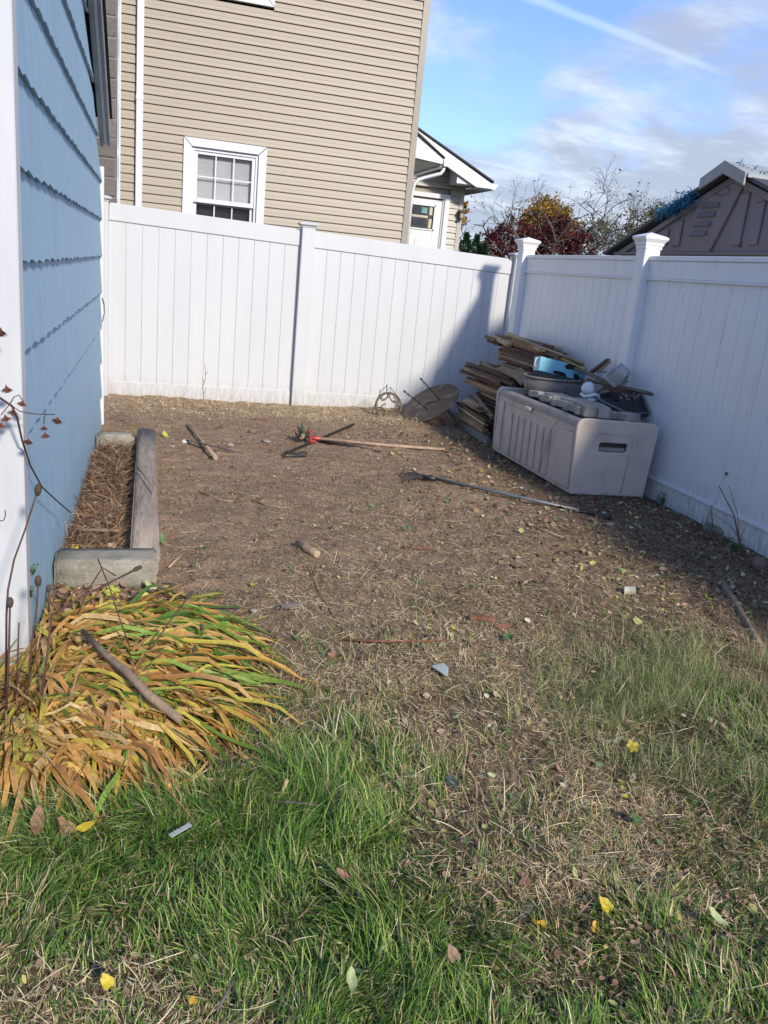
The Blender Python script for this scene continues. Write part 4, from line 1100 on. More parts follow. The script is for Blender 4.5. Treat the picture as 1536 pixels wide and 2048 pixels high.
# light blue tin planter with black cow spots, leaning on the tub
tin = thing('cow_spot_planter', 'light blue box planter with black cow spots and a small wire handle', 'planter', (3.42, 6.72, .76))
tc_ = Vector((3.43, 6.62, .800)); M_ = Euler((R(-8), R(9), R(4))).to_matrix()
def TP(x, y, z): return tc_ + M_ @ Vector((x, y, z))
b = MB(); hw, hd, hh = .245, .055, .060
b.add([TP(-hw * .96, -hd * .9, -hh), TP(hw * .96, -hd * .9, -hh), TP(hw * .96, hd * .9, -hh), TP(-hw * .96, hd * .9, -hh), TP(-hw, -hd, hh), TP(hw, -hd, hh), TP(hw, hd, hh), TP(-hw, hd, hh),
       TP(-hw + .008, -hd + .008, hh), TP(hw - .008, -hd + .008, hh), TP(hw - .008, hd - .008, hh), TP(-hw + .008, hd - .008, hh), TP(-hw + .01, -hd + .01, -hh + .01), TP(hw - .01, -hd + .01, -hh + .01), TP(hw - .01, hd - .01, -hh + .01), TP(-hw + .01, hd - .01, -hh + .01)],
      [(3, 2, 1, 0), (0, 1, 5, 4), (1, 2, 6, 5), (2, 3, 7, 6), (3, 0, 4, 7), (4, 5, 9, 8), (5, 6, 10, 9), (6, 7, 11, 10), (7, 4, 8, 11), (8, 9, 13, 12), (9, 10, 14, 13), (10, 11, 15, 14), (11, 8, 12, 15), (12, 13, 14, 15)])
b.build('body', TIN, tin, bevel=.003)
def spot(cx, cz, rx, rz_, seed):
    rd = random.Random(seed); pts = []
    for i in range(22):
        a = 2 * math.pi * i / 22; k = 1 + .22 * math.sin(2 * a + seed) + .12 * math.sin(3 * a + 2 * seed)
        x_ = cx + rx * k * math.cos(a); z_ = min(max(cz + rz_ * k * math.sin(a), -hh + .002), hh - .002); x_ = min(x_, hw - .004)
        pts.append(TP(x_, -hd * (0.95 + .05 * z_ / hh) - .0035, z_))
    b = MB(); b.prism(pts, M_ @ Vector((0, .0032, 0))); b.build('spot', COWSPOT, tin)
spot(.075, .036, .058, .028, 1.0); spot(-.02, -.044, .060, .022, 2.4); spot(.150, -.040, .038, .024, 4.0); spot(.215, .03, .022, .02, 5.2)
b = MB(); b.tube([TP(-hw - .002, -.02, .045), TP(-hw - .022, -.02, .04), TP(-hw - .026, -.02, -.02), TP(-hw - .006, -.02, -.034)], .005, 8); b.build('handle', WHITE, tin)

# white swan: round basket body, neck laid along the front
sw = thing('swan_figurine', 'white ceramic swan ornament tipped over with its neck bent along the lid', 'ornament', tuple(BP(.31, .58, T_ + .06)))
sc_ = aty(1176, 778, 6.0)
b = MB(); prof = [(0.004 + .052 * math.sin(math.pi * t) ** .7, -.062 + .124 * t) for t in [i / 14 for i in range(15)]]
b.lathe(prof, sc_, 26, M=Euler((R(10), R(8), 0)).to_matrix()); o = b.build('body', SWAN, sw)
b = MB()
for k in range(5):
    a = R(-150 + 30 * k)
    b.tube([sc_ + Vector((math.cos(a) * .052 * math.sin(math.pi * t) ** .7, math.sin(a) * .052 * math.sin(math.pi * t) ** .7, -.062 + .124 * t)) for t in [.12, .3, .5, .7, .88]], .0035, 5)
b.build('feathering', SWAN, sw)
b = MB(); pts = [aty(1161, 787, 5.97), aty(1168, 793, 5.94), aty(1180, 792, 5.93), aty(1190, 789, 5.93), aty(1196, 791, 5.93), aty(1196, 797, 5.93), aty(1189, 801, 5.93), aty(1180, 801, 5.93), aty(1173, 801, 5.93), aty(1168, 800, 5.93)]
b.tube(pts, [.012, .014, .015, .015, .016, .017, .018, .018, .012, .004], 12); b.build('neck', SWAN, sw)

# black tray and what lies in it
tr_ = thing('black_tray', 'big black plastic tray lying askew on the near end of the storage box', 'tray', (3.62, 5.85, .62))
A_ = [aty(1187, 790, 5.98), aty(1205, 803, 5.75), aty(1258, 828, 5.62), aty(1306, 826, 5.62), aty(1309, 785, 5.80), aty(1262, 777, 6.05)]
A_[4].x = min(A_[4].x, 3.735); A_[3].x = min(A_[3].x, 3.735)
low = [a - Vector((0, 0, .05)) * (0.6 if i in (0, 1) else 1) for i, a in enumerate(A_)]
ctr = sum((Vector(a) for a in A_), Vector()) / 6
b = MB(); k6 = len(A_)
inn = [a + (ctr - a) * .05 for a in A_]; inl = [a + (ctr - a) * .12 + Vector((0, 0, .008)) for a in low]; lo2 = [a + (ctr - a) * .08 for a in low]
b.add(A_ + lo2 + inn + inl, [(i, (i + 1) % k6, k6 + (i + 1) % k6, k6 + i) for i in range(k6)] + [(i, 2 * k6 + i, 2 * k6 + (i + 1) % k6, (i + 1) % k6) for i in range(k6)] + [(2 * k6 + i, 3 * k6 + i, 3 * k6 + (i + 1) % k6, 2 * k6 + (i + 1) % k6) for i in range(k6)] + [tuple(range(k6, 2 * k6)), tuple(range(3 * k6, 4 * k6))[::-1]])
b.build('body', BLACKPL, tr_)
b = MB(); b.tube(A_ + [A_[0]], .008, 6, caps=False); b.build('rim', GREYPL, tr_)
# speckled black crate at the back of the tray
cr = thing('speckled_crate', 'black crate with white specks between the tray and the fence', 'crate', (3.66, 5.95, .7))
c0 = aty(1284, 794, 5.88); c0.x = 3.64
b = MB(); b.obox(c0, (.085, -.01, -.006), (.01, .08, 0), (0, 0, .036)); b.build('body', BLACKPL, cr, bevel=.004)
rd = random.Random(5); b = MB()
for i in range(70):
    q = c0 + Vector((rd.uniform(-.075, .085), 0, rd.uniform(-.03, .034))); q.y = c0.y - .0815 - .0 + (q.x - c0.x) * -.118
    s_ = rd.uniform(.0015, .004); b.obox(q, (s_, 0, 0), (0, .002, 0), (0, 0, s_))
b.build('specks', WSPECK, cr)
slab(.52, .42, T_ + .185, .26, .012, .035, R(-8), 0, WOODS[3], 'wood_scrap', 'short red brown scrap of wood above the speckled crate', 'wood scrap', .002, roll=R(6))

# tilted square pot
pt = thing('square_pot', 'weathered white square pot tipped on its side against the fence', 'pot', (3.66, 5.9, .85))
pc = Vector((3.60, 5.93, .862)); M_ = Euler((R(38), R(-24), R(30))).to_matrix() @ Matrix(((1, 0, 0), (0, -1, 0), (0, 0, -1)))
def Q(x, y, z): return pc + M_ @ Vector((x, y, z))
b = MB(); h0, h1, hz_ = .052, .073, .058
def rg(h, z): return [Q(-h, -h, z), Q(h, -h, z), Q(h, h, z), Q(-h, h, z)]
vs = rg(h0, -hz_) + rg(h1, hz_) + rg(h1 - .007, hz_) + rg(h0 - .005, -hz_ + .008)
b.add(vs, [(3, 2, 1, 0)] + [(i, (i + 1) % 4, 4 + (i + 1) % 4, 4 + i) for i in range(4)] + [(4 + i, 4 + (i + 1) % 4, 8 + (i + 1) % 4, 8 + i) for i in range(4)] + [(8 + i, 8 + (i + 1) % 4, 12 + (i + 1) % 4, 12 + i) for i in range(4)] + [(12, 13, 14, 15)])
b.build('body', POT, pt, bevel=.003)
b = MB()
for i in range(4):
    r_ = rg(h1 + .006, hz_); b.beam(r_[i], r_[(i + 1) % 4], .014, .014)
b.build('rim', POT, pt, bevel=.002)

def onb(px, py, Y):
    p = aty(px, py, Y)
    return p if p.x < 3.68 else atx(px, py, 3.68)

def stick(name, label, cat, p, q, w, h, mt, up=(0, 0, 1), bevel=.002):
    p = Vector(p); q = Vector(q); d = q - p; l = d.length; d.normalize(); side = d.cross(Vector(up)).normalized(); u = side.cross(d)
    b = MB(); b.obox((0, 0, 0), (l / 2, 0, 0), (0, w / 2, 0), (0, 0, h / 2)); me = b.mesh(name, mt)
    M3 = Matrix((d, side, u)).transposed()
    o = put(name, me, (p + q) / 2, None, rot=M3.to_euler(), bevel=bevel)
    return tag(o, label, cat)
# boards laid over the tub down towards the tray
stick('long_board', 'wide tan board running from the top of the wood pile down behind the planter', 'board', atx(1026, 680, 3.32), onb(1168, 734, 6.62), .105, .024, WOODS[1], up=(-0.75, -.9, .75))
stick('long_board', 'grey brown board lying from the swan to the fence above the black tray', 'board', onb(1176, 760, 6.25), onb(1303, 788, 5.85), .05, .022, WOODS[0], up=(-0.2, -.6, 1))
stick('long_board', 'long grey brown board slanting from the pile over the planter towards the square pot', 'board', atx(1062, 694, 3.5), onb(1244, 776, 6.15), .055, .02, WOODS[0], up=(-.3, -.6, 1))
stick('yellow_rule', 'thin board with a yellow edge lying above the cow spotted planter', 'rule', aty(1118, 716, 6.75), aty(1172, 742, 6.5), .030, .014, mat('yellow_paint', (0.50, 0.37, 0.06), (.38, .27, .06), rough=.6, nscale=20), up=(0, -1, .3))
stick('grey_batten', 'narrow pale grey batten slanting from the planter to the square pot', 'batten', aty(1150, 737, 6.55), onb(1246, 780, 6.1), .028, .018, WOODS[0])
stick('wood_scrap', 'short dark board end pointing up against the fence left of the square pot', 'wood scrap', aty(1183, 744, 6.45), onb(1217, 719, 6.45), .04, .022, WOODS[2])
stick('wood_scrap', 'pale short strip leaning beside the dark board end at the fence', 'wood scrap', aty(1194, 745, 6.40), onb(1221, 722, 6.42), .012, .03, WOODS[1])
stick('metal_rod', 'thin grey rod running level into the back of the square pot', 'rod', aty(1196, 744, 6.3), onb(1252, 744, 6.05), .014, .014, GHANDLE)
stick('wood_scrap', 'grey twig lying across the black tray behind the swan', 'wood scrap', aty(1190, 786, 5.95), aty(1216, 773, 5.98), .022, .018, WOODS[0])
stick('thin_cane', 'thin brown cane slanting over the black tray', 'cane', aty(1216, 775, 5.96), aty(1282, 822, 5.66), .007, .007, WOODS[3])

# ------------------------------------------------------------ wood pile
pile = thing('wood_pile', 'tall untidy stack of old fence boards and slats in the corner behind the storage box', 'wood pile', (3.45, 7.8, 0))
def plankmesh(w, h, seed):
    rd = random.Random(seed); b = MB(); n = 5; vs = []
    for i in range(n + 1):
        x_ = -.5 + i / n + (rd.uniform(-.012, .012) if i in (0, n) else 0)
        for (a, c_) in ((-1, -1), (1, -1), (1, 1), (-1, 1)):
            j = rd.uniform(-.015, .015) if i in (0, n) else 0
            vs.append((x_ + j * a, a * w / 2 * (1 + rd.uniform(-.05, .03)), c_ * h / 2 + rd.uniform(-.001, .001)))
    fs = [(3, 2, 1, 0)] + [(i * 4 + k, i * 4 + (k + 1) % 4, i * 4 + 4 + (k + 1) % 4, i * 4 + 4 + k) for i in range(n) for k in range(4)] + [tuple(n * 4 + k for k in range(4))]
    b.add(vs, fs); return b
PM = [[plankmesh(w, h, 10 + i).mesh('board', wm) for i, (w, h) in enumerate([(.055, .020), (.06, .026), (.08, .018), (.035, .03), (.11, .022)])] for wm in WOODS]
rd = random.Random(77)
xl = np.interp; zs = [0, .07, .2, .32, .45, .58, .62, .66, .78, .88, .96]
xls = [3.16, 3.20, 3.30, 3.33, 3.24, 3.20, 3.28, 3.50, 3.47, 3.42, 3.44]
fend = [7.9, 8.35, 8.35, 8.32, 8.38, 8.42, 8.30, 8.12, 8.12, 8.12, 8.14]
z = 0.012
while z < 0.955:
    x0 = float(np.interp(z, zs, xls)); yf = float(np.interp(z, zs, fend)); x_ = x0 + rd.uniform(-.01, .03); first = True
    hmax = .02
    while x_ < 3.67:
        k = rd.choices(range(5), [4, 3, 3, 2, 1])[0]; w = [.055, .06, .08, .035, .11][k]; h = [.020, .026, .018, .03, .022][k]
        wi = rd.choices(range(4), [5, 2, 7, 3])[0]
        if x_ + w > 3.715: w_ = 3.715 - x_
        l = rd.uniform(.9, 1.55); ye = yf + rd.uniform(-.22, .10)
        if z > .62: l *= .85
        put('board', PM[wi][k], (min(x_ + w / 2, 3.715 - w / 2), ye - l / 2, z + h / 2 + rd.uniform(0, .004)), pile,
            rot=(rd.uniform(-.10, .10), rd.uniform(-.010, .010), R(90) + rd.uniform(-.05, .05)), scale=(l, 1, 1))
        x_ += w + rd.uniform(.002, .045); hmax = max(hmax, h)
    z += hmax * rd.uniform(.95, 1.15)
# loose ones sticking out on the side
def loose(p, q, wi, k, roll=0.0):
    p = Vector(p); q = Vector(q); d = q - p
    M3 = d.to_track_quat('X', 'Z').to_euler(); M3.x += roll
    put('board', PM[wi][k], (p + q) / 2, pile, rot=M3, scale=(d.length, 1, 1))
loose(aty(931, 737, 8.35), aty(982, 757, 7.75), 0, 1); loose(aty(965, 727, 8.2), aty(1020, 752, 7.55), 0, 1, .3); loose(aty(966, 738, 8.15), aty(1020, 758, 7.5), 0, 0, .2)
loose(aty(947, 789, 8.1), aty(985, 835, 7.2), 0, 3, .4); loose(aty(1017, 667, 8.0), aty(1085, 700, 7.0), 1, 1); loose(aty(986, 673, 8.15), aty(1020, 690, 7.7), 1, 1, .2)
loose(aty(972, 673, 8.2), aty(990, 680, 8.0), 0, 3); loose(aty(977, 681, 8.2), aty(1000, 688, 7.95), 2, 3)
loose(aty(1040, 700, 7.4), aty(1100, 725, 6.9), 3, 0, .5); loose(aty(1032, 742, 7.2), aty(1052, 765, 6.95), 1, 4, .6); loose(aty(1000, 735, 7.6), aty(1040, 755, 7.1), 1, 2, .4)
for i, (a, c_) in enumerate([((918, 806), (975, 842)), ((917, 813), (972, 850)), ((921, 820), (968, 856)), ((935, 803), (962, 815)), ((918, 830), (970, 862)), ((925, 836), (975, 872)), ((940, 838), (978, 868)), ((930, 800), (968, 822))]):
    loose(aty(*a, 8.15 - .03 * i), aty(*c_, 7.35), 1 if i % 3 else 0, [1, 0, 3, 2][i % 4], rd.uniform(-.5, .5))
b_ = stick('grey_board', 'smooth grey painted board on the ground along the foot of the wood pile', 'board', atz(915, 842, .03), atz(977, 884, .03), .035, .07, GREYBOARD)
# weeds growing in the pile
def sprig(name, label, base, n, s, mt, seed, cat='weed'):
    rd = random.Random(seed); t = thing(name, label, cat, tuple(base)); base = Vector(base)
    st = MB(); lf = MB()
    for i in range(n):
        d = Vector((rd.gauss(0, .5), rd.gauss(0, .5), 1)).normalized(); l = s * rd.uniform(.5, 1.2)
        st.tube([base, base + d * l * .5, base + d * l + Vector((0, 0, -.1 * l))], [.0018, .0014, .0008], 4)
        for k in range(3):
            q = base + d * l * (.5 + .22 * k); a = Vector((rd.gauss(0, 1), rd.gauss(0, 1), rd.gauss(0, .5))).normalized(); c_ = a.cross(Vector((0, .3, 1))).normalized(); z_ = s * rd.uniform(.22, .4)
            lf.add([q, q + a * z_ * .5 + c_ * z_ * .3 + Vector((0, 0, .1 * z_)), q + a * z_, q + a * z_ * .5 - c_ * z_ * .3 + Vector((0, 0, .1 * z_))], [(0, 1, 2, 3)])
    st.build('stem', mt, t, recalc=False); lf.build('leaves', mt, t, recalc=False); return t
sprig('weed', 'small bright green weed sprouting near the top left of the wood pile', aty(966, 742, 8.05), 5, .07, LEAFG, 1)
sprig('weed', 'yellow green weed leaves hanging in the wood pile above the box end', aty(1004, 768, 7.5), 8, .09, LEAFG, 2)
sprig('weed', 'second tuft of weed leaves touching the far corner of the storage box', aty(1024, 775, 7.3), 6, .07, LEAFG, 3)
sprig('weed', 'tiny green weed low in the slats beside the far end of the box', aty(970, 828, 7.5), 4, .05, LEAFG, 4)

# ------------------------------------------------------------ round metal pieces by the back fence
dc = aty(861, 808, 8.25)
dt = thing('round_table', 'round rusty dark metal table tipped on its side with thin legs sticking out', 'table', tuple(dc))
# plane of the disc: major axis up to the right, minor axis down
maj = (aty(908, 776, 8.25) - aty(815, 838, 8.25)); RAD = .325; maj.normalize()
nrm_ = Vector((-0.588, -0.171, 0.791)); nrm_ = (nrm_ - maj * nrm_.dot(maj)).normalized(); mn = maj.cross(nrm_).normalized()
M_ = Matrix((maj, mn, nrm_)).transposed()
b = MB(); b.lathe([(.006, -.012), (RAD * .55, -.014), (RAD * .97, -.006), (RAD, .0), (RAD * 1.01, .008), (RAD, .016), (RAD * .95, .010), (RAD * .5, .002), (.006, .0)], dc, 48, M=M_); b.build('table_top', RUSTM, dt)
for u, v, L1, L2 in ((-.02, -.08, .27, -.02), (-.02, .09, .27, -.02)):
    p0 = dc + M_ @ Vector((u, v, 0))
    pass
def rod(a, c_, Ya, Yc, nm='leg', r=.0065):
    b = MB(); A = aty(*a, Ya); B = aty(*c_, Yc); b.tube([A, B], r, 8)
    b.tube([A - (B - A).normalized() * .01, A + (B - A).normalized() * .012], r * 1.6, 8); b.tube([A + (B - A) * .15, A + (B - A) * .18], r * 1.5, 8)
    return b.build(nm, BLKIRON, dt)
rod((842, 758), (880, 800), 8.02, 8.22); rod((809, 783), (854, 818), 7.98, 8.19)
rod((885, 812), (915, 845), 8.36, 8.30); rod((893, 815), (918, 842), 8.4, 8.36)
b = MB(); b.tube([dc + M_ @ Vector((-.03, -.03, .012)), dc + M_ @ Vector((.05, .03, .016)), dc + M_ @ Vector((.06, .05, .014))], .006, 6); b.build('bracket', BLKIRON, dt)

# scrolled round back of an iron chair
cc2 = aty(777, 812, 8.42)
ch = thing('iron_chair_back', 'small round iron scrollwork chair back leaning near the tipped table', 'chair back', tuple(cc2))
RC = .138; tl = R(14)
def CP(x, z, o=0): return cc2 + Vector((x, z * math.sin(tl) + o, z * math.cos(tl)))
b = MB(); b.tube([CP(RC * math.cos(a), RC * math.sin(a)) for a in [2 * math.pi * i / 40 for i in range(41)]], .013, 8, caps=False); b.build('ring', IRONT, ch)
def scroll(x0, z0, ang, l, curl, r=.0075):
    pts = []; x_, z_, a = x0, z0, ang; n = 16
    for i in range(n):
        pts.append(CP(x_, z_)); st_ = l / n * (1 - .45 * i / n); x_ += math.cos(a) * st_; z_ += math.sin(a) * st_; a += curl * (0.35 + 2.2 * (i / n) ** 2) / n
    b = MB(); b.tube(pts, [r * (1 - .02 * i) for i in range(n)], 6); b.lathe([(.001, -.003), (.009, -.002), (.009, .004), (.001, .005)], pts[-1], 8, M=Matrix.Rotation(R(90), 3, 'X')); b.build('scroll', IRONT, ch)
for a_ in [(-.01, .125, -100, .20, -5.2), (-.005, .10, -130, .16, -5), (.0, .125, -75, .24, 4.2), (-.03, .02, 190, .14, 4.6), (.045, .05, 20, .13, -6), (-.06, -.03, 150, .13, 4.5), (.03, -.02, -20, .16, 5.2), (-.10, -.055, 10, .24, -1.6), (.08, -.10, 115, .2, -3.6), (.05, .10, -30, .12, -5.5), (-.06, -.10, 60, .13, 4), (.10, .01, -100, .12, 4.6)]:
    scroll(a_[0], a_[1], R(a_[2]), a_[3], a_[4])
b = MB()
b.tube([CP(-.16, -.12, .10), CP(-.13, -.02, .09), CP(-.07, .14, .08), CP(-.01, .20, .07), CP(.0, .16, .07), CP(.03, .195, .07), CP(.09, .13, .08), CP(.15, -.02, .10), CP(.17, -.13, .12)], .0035, 6)
b.tube([CP(-.08, .10, .08), CP(-.08, .16, .08)], .003, 6); b.tube([CP(-.005, .22, .07), CP(-.005, .14, .07)], .005, 6); b.tube([CP(.04, .10, .08), CP(.04, .18, .08)], .003, 6)
b.tube([CP(-.19, -.10, .02), CP(-.1, -.09, .03)], .004, 6)
b.build('frame', BLKIRON, ch)

# ------------------------------------------------------------ tools and small things on the soil
def onG(px, py, dz=0.0):
    p = atz(px, py, 0); h = ghs(p.x, p.y); return atz(px, py, h + dz)
# angle bar
p0, p1 = onG(564, 911, .012), onG(706, 850, .02)
b = MB(); d = (p1 - p0).normalized(); s_ = d.cross(Vector((0, 0, 1))).normalized()
b.beam(p0, p1, .028, .004); b.beam(p0 + s_ * .014 + Vector((0, 0, .012)), p1 + s_ * .014 + Vector((0, 0, .012)), .004, .026)
tag(b.build('angle_iron', BLKIRON, bevel=.001), 'straight black angle iron bar crossing the red headed rake handle', 'metal bar')
# red rake
rk = thing('red_rake', 'rake with a red head and long tan wooden handle lying on the soil', 'rake', tuple(onG(625, 880)))
a0_, a1_ = onG(628, 876, .045), onG(889, 899, .018)
b = MB(); b.tube([a0_, a0_.lerp(a1_, .5) + Vector((0, 0, -.008)), a1_], [.014, .0145, .013], 10); b.build('handle', HANDLE, rk)
b = MB(); h0_ = onG(619, 862, .09); h1_ = onG(622, 884, .03); b.tube([h0_, h1_], .013, 8)
b.beam(h0_ + Vector((-.005, 0, 0)), h0_ + Vector((.035, 0, 0)), .02, .014); b.beam(h1_ + Vector((-.01, 0, .005)), h1_ + Vector((.045, .01, .005)), .02, .016)
b.tube([a0_ - Vector((.03, 0, 0)), a0_ + Vector((.07, -.008, -.002))], .017, 8); b.build('head', REDPL, rk, bevel=.002)
# black pole
p0, p1 = onG(640, 882, .02), onG(762, 903, .012)
b = MB(); b.tube([p0, p0.lerp(p1, .6), p1], [.016, .014, .006], 8); tag(b.build('black_pole', BLKIRON), 'short black pole lying just under the rake handle', 'pole')
b = MB(); q = onG(592, 906, .012); b.tube([q + Vector((.09 * math.cos(a), .045 * math.sin(a), .004 * math.sin(3 * a))) for a in [2 * math.pi * i / 20 for i in range(21)]], .006, 6); b.beam(q + Vector((0, 0, .004)), onG(612, 912, .012), .03, .006); b.beam(onG(565, 913, .01), onG(606, 911, .012), .02, .006)
tag(b.build('clamp', BLKIRON), 'black wire loop clamp at the near end of the angle iron', 'clamp')
# spiky dark plant
ag = thing('spiky_plant', 'uprooted dark grey green spiky plant beside the red rake head', 'plant', tuple(onG(602, 872)))
rd = random.Random(4); bs = onG(604, 876, .03)
b = MB(); b.lathe([(.01, -.02), (.04, 0), (.035, .03), (.005, .05)], bs, 8); b.build('root', BARK, ag)
for i in range(34):
    a = rd.uniform(0, 6.28); e = rd.uniform(.0, 1.3); l = rd.uniform(.09, .17); d = Vector((math.cos(a) * math.cos(e), math.sin(a) * math.cos(e), math.sin(e)))
    s_ = d.cross(Vector((0, 0, 1))).normalized(); u_ = s_.cross(d); b = MB()
    m_ = bs + d * l * .5 + Vector((0, 0, -.01)); t_ = bs + d * l + Vector((0, 0, .012))
    b.add([bs - s_ * .008, bs + s_ * .008, m_ + s_ * .011, m_ - s_ * .011, m_ - u_ * .005, t_], [(0, 1, 2, 3), (3, 2, 5), (0, 4, 1), (1, 4, 2), (0, 3, 4), (2, 4, 5), (4, 3, 5)]); b.build('leaf', LEAFD, ag, recalc=False)
# shears: wooden handle and blade
sh = thing('digging_tool', 'old tool with a thick wooden handle and thin grey blade crossed at its foot', 'tool', tuple(onG(405, 885)))
b = MB(); b.tube([onG(375, 848, .02), onG(402, 880, .03), onG(432, 916, .03)], [.012, .012, .017], 10); b.build('handle', HANDLE, sh)
b = MB(); b.beam(onG(368, 879, .012), onG(412, 888, .05), .030, .006); b.beam(onG(405, 887, .048), onG(470, 903, .01), .020, .006); b.build('blade', BLKIRON, sh)
# grey handled rake
gr = thing('metal_rake', 'rake with wire tines and a long grey metal handle lying on the litter', 'rake', tuple(onG(850, 960)))
g0, g1, g2 = onG(862, 955, .03), onG(1160, 1021, .022), onG(1222, 1036, .020)
b = MB(); b.tube([g0, g0.lerp(g1, .5), g1], .0125, 10); b.build('handle', GHANDLE, gr)
b = MB(); b.tube([g1, g2], .0175, 10); b.build('grip', BLKIRON, gr)
b = MB(); b.tube([onG(846, 953, .03), onG(872, 958, .034)], .017, 10); b.build('socket', BLKIRON, gr)
hd = onG(850, 954, .03)
for i in range(9):
    f = (i - 4) / 4; tip = onG(800 + abs(f) * 8, 950 + f * 13, .012); b = MB(); b.tube([hd, hd.lerp(tip, .6) + Vector((0, .0, .012)), tip, tip + Vector((-.01, 0, -.02))], .0028, 5); b.build('tine', BLKIRON, gr)
b = MB(); b.tube([onG(826, 942, .03), onG(826, 962, .03)], .004, 6); b.build('tine_bar', BLKIRON, gr)

def log(name, label, pts, rs, mt=BARK, cut=True, cat='branch'):
    t = thing(name, label, cat, tuple(pts[0]))
    pts = [Vector(p) for p in pts]
    b = MB(); b.tube(pts, rs, 12, caps=True); b.build('bark', mt, t)
    if cut:
        d = (pts[-1] - pts[-2]).normalized(); b = MB(); b.tube([pts[-1] - d * .002, pts[-1] + d * .0015], rs[-1] * .88, 14); b.build('cut_end', CUTW, t)
    return t
log('cut_branch', 'short cut piece of branch with a pale sawn end on the bare soil', [onG(594, 1086, .02), onG(612, 1096, .021), onG(634, 1108, .022)], [.016, .021, .021])
log('thick_branch', 'thick bare branch lying across the flattened daylily leaves', [onG(165, 1262, .14), onG(215, 1312, .15), onG(255, 1345, .155), onG(300, 1392, .145), onG(362, 1441, .10)], [.009, .011, .013, .0145, .013], cut=True)
log('thin_branch', 'long thin dark twig slanting over the straw near the middle', [onG(612, 1130, .01), onG(640, 1185, .012), onG(668, 1232, .01), onG(700, 1268, .01)], [.002, .003, .003, .002], cut=False)
log('thin_branch', 'bent twig lying on the grey timber beside the blue wall', [onG(275, 935, .155), onG(290, 952, .15), onG(312, 979, .15)], [.004, .005, .005], cut=False)
for i, (q, nm) in enumerate([([(505, 1000), (540, 1012), (588, 1018)], 'dark crooked twig on the open soil left of centre'), ([(400, 985), (440, 1000), (470, 1003)], 'small dark twig on the soil left of the crooked one'),
                             ([(460, 985), (500, 991), (520, 993)], 'faint thin twig on the soil above the crooked one'), ([(130, 1058), (190, 1060), (240, 1062)], 'thick reddish stick across the debris in the narrow bed'), ([(1090, 1160), (1110, 1172), (1132, 1184)], 'short grey stick on the dark soil left of the white cup')]):
    dz = .05 if i == 3 else .006
    log('twig', nm, [onG(*a, dz) for a in q], [.004, .006, .004] if i != 3 else [.007, .008, .007], cut=False, cat='twig')
log('reddish_stick', 'thin orange brown stick lying level in the middle of the yard', [onG(800, 1094, .012), onG(835, 1096, .012), onG(868, 1098, .012)], [.006, .008, .005], mt=REDBARK, cut=False, cat='stick')
log('reddish_stick', 'very long thin reddish stem lying across the straw under the yellow flowers', [onG(690, 1279, .015), onG(780, 1283, .015), onG(895, 1281, .012)], [.005, .006, .003], mt=REDBARK, cut=False, cat='stick')
log('pale_stick', 'pale straw coloured stick right of the middle, below the grey rake', [onG(1052, 1048, .012), onG(1095, 1063, .014), onG(1135, 1078, .012)], [.005, .006, .004], mt=CUTW, cut=False, cat='stick')
log('pale_stick', 'short pale stick standing up from the lawn by the daylily leaves', [onG(556, 1602, .02), onG(566, 1580, .05), onG(574, 1560, .08)], [.005, .005, .006], mt=CUTW, cut=False, cat='stick')
log('pale_stick', 'thin grey stick lying in the grass under the daylily leaves', [onG(540, 1602, .05), onG(600, 1606, .045), onG(650, 1612, .04)], [.004, .003, .002], mt=TREEB, cut=False, cat='stick')
log('pale_stick', 'grey stick in the lawn at the bottom of the picture', [onG(436, 2018, .05), onG(455, 1985, .055), onG(470, 1952, .055)], [.003, .0035, .002], mt=TREEB, cut=False, cat='stick')
log('pale_stick', 'short cream stick slanting on the bare soil right of the garden timber', [onG(338, 1134, .012), onG(352, 1120, .015), onG(372, 1102, .012)], [.005, .006, .005], mt=CUTW, cut=False, cat='stick')
# feather like grey blade in the grass
b = MB(); A = onG(340, 1672, .055); B = onG(382, 1648, .06); b.obox((A + B) / 2, (B - A) / 2, (B - A).cross(Vector((0, 0, 1))).normalized() * .008, (0, 0, .001)); tag(b.build('wood_chip', SLATE, bevel=.002), 'long pale grey sliver lying in the green grass', 'wood chip')

# bark pieces, slate, cup, stones
def bark_piece(px, py, l, w, yaw, mt, label, name='bark_piece', cat='bark', th=.012, seed=1):
    c_ = onG(px, py, th * .6 + .008); rd = random.Random(seed); b = MB(); n = 12; m2 = 4; vs = []
    for j in range(m2 + 1):
        for i in range(n + 1):
            u = i / n - .5; v = j / m2 - .5; ww = w * (1 - abs(2 * u) ** 2.5 * .7) * (1 + .15 * math.sin(9 * u + seed))
            p = Vector((u * l, v * ww + .1 * w * math.sin(5 * u + seed), th * (1 - 4 * v * v) + rd.uniform(-.0015, .0015)))
            vs.append(Matrix.Rotation(yaw, 3, 'Z') @ p)
    lo = [v - Vector((0, 0, .006)) for v in vs]; k = len(vs)
    fs = [(j * (n + 1) + i, j * (n + 1) + i + 1, (j + 1) * (n + 1) + i + 1, (j + 1) * (n + 1) + i) for j in range(m2) for i in range(n)]
    fs += [tuple(q + k for q in f[::-1]) for f in fs]
    b.add([c_ + v for v in vs + lo], fs); o = b.build(name, mt, recalc=False); tag(o, label, cat); return o
bark_piece(965, 1236, .115, .055, R(-15), REDBARK, 'larger curled piece of red brown bark on the straw', seed=2)
bark_piece(1003, 1252, .075, .026, R(5), REDBARK, 'smaller red brown bark strip touching the larger piece', seed=5)
bark_piece(583, 1211, .10, .035, R(10), TREEB, 'curled dark grey bark flake behind the daylily clump', seed=7)
bark_piece(518, 838, .16, .05, R(-12), REDBARK, 'reddish brown broken piece on the soil near the back fence', seed=8)
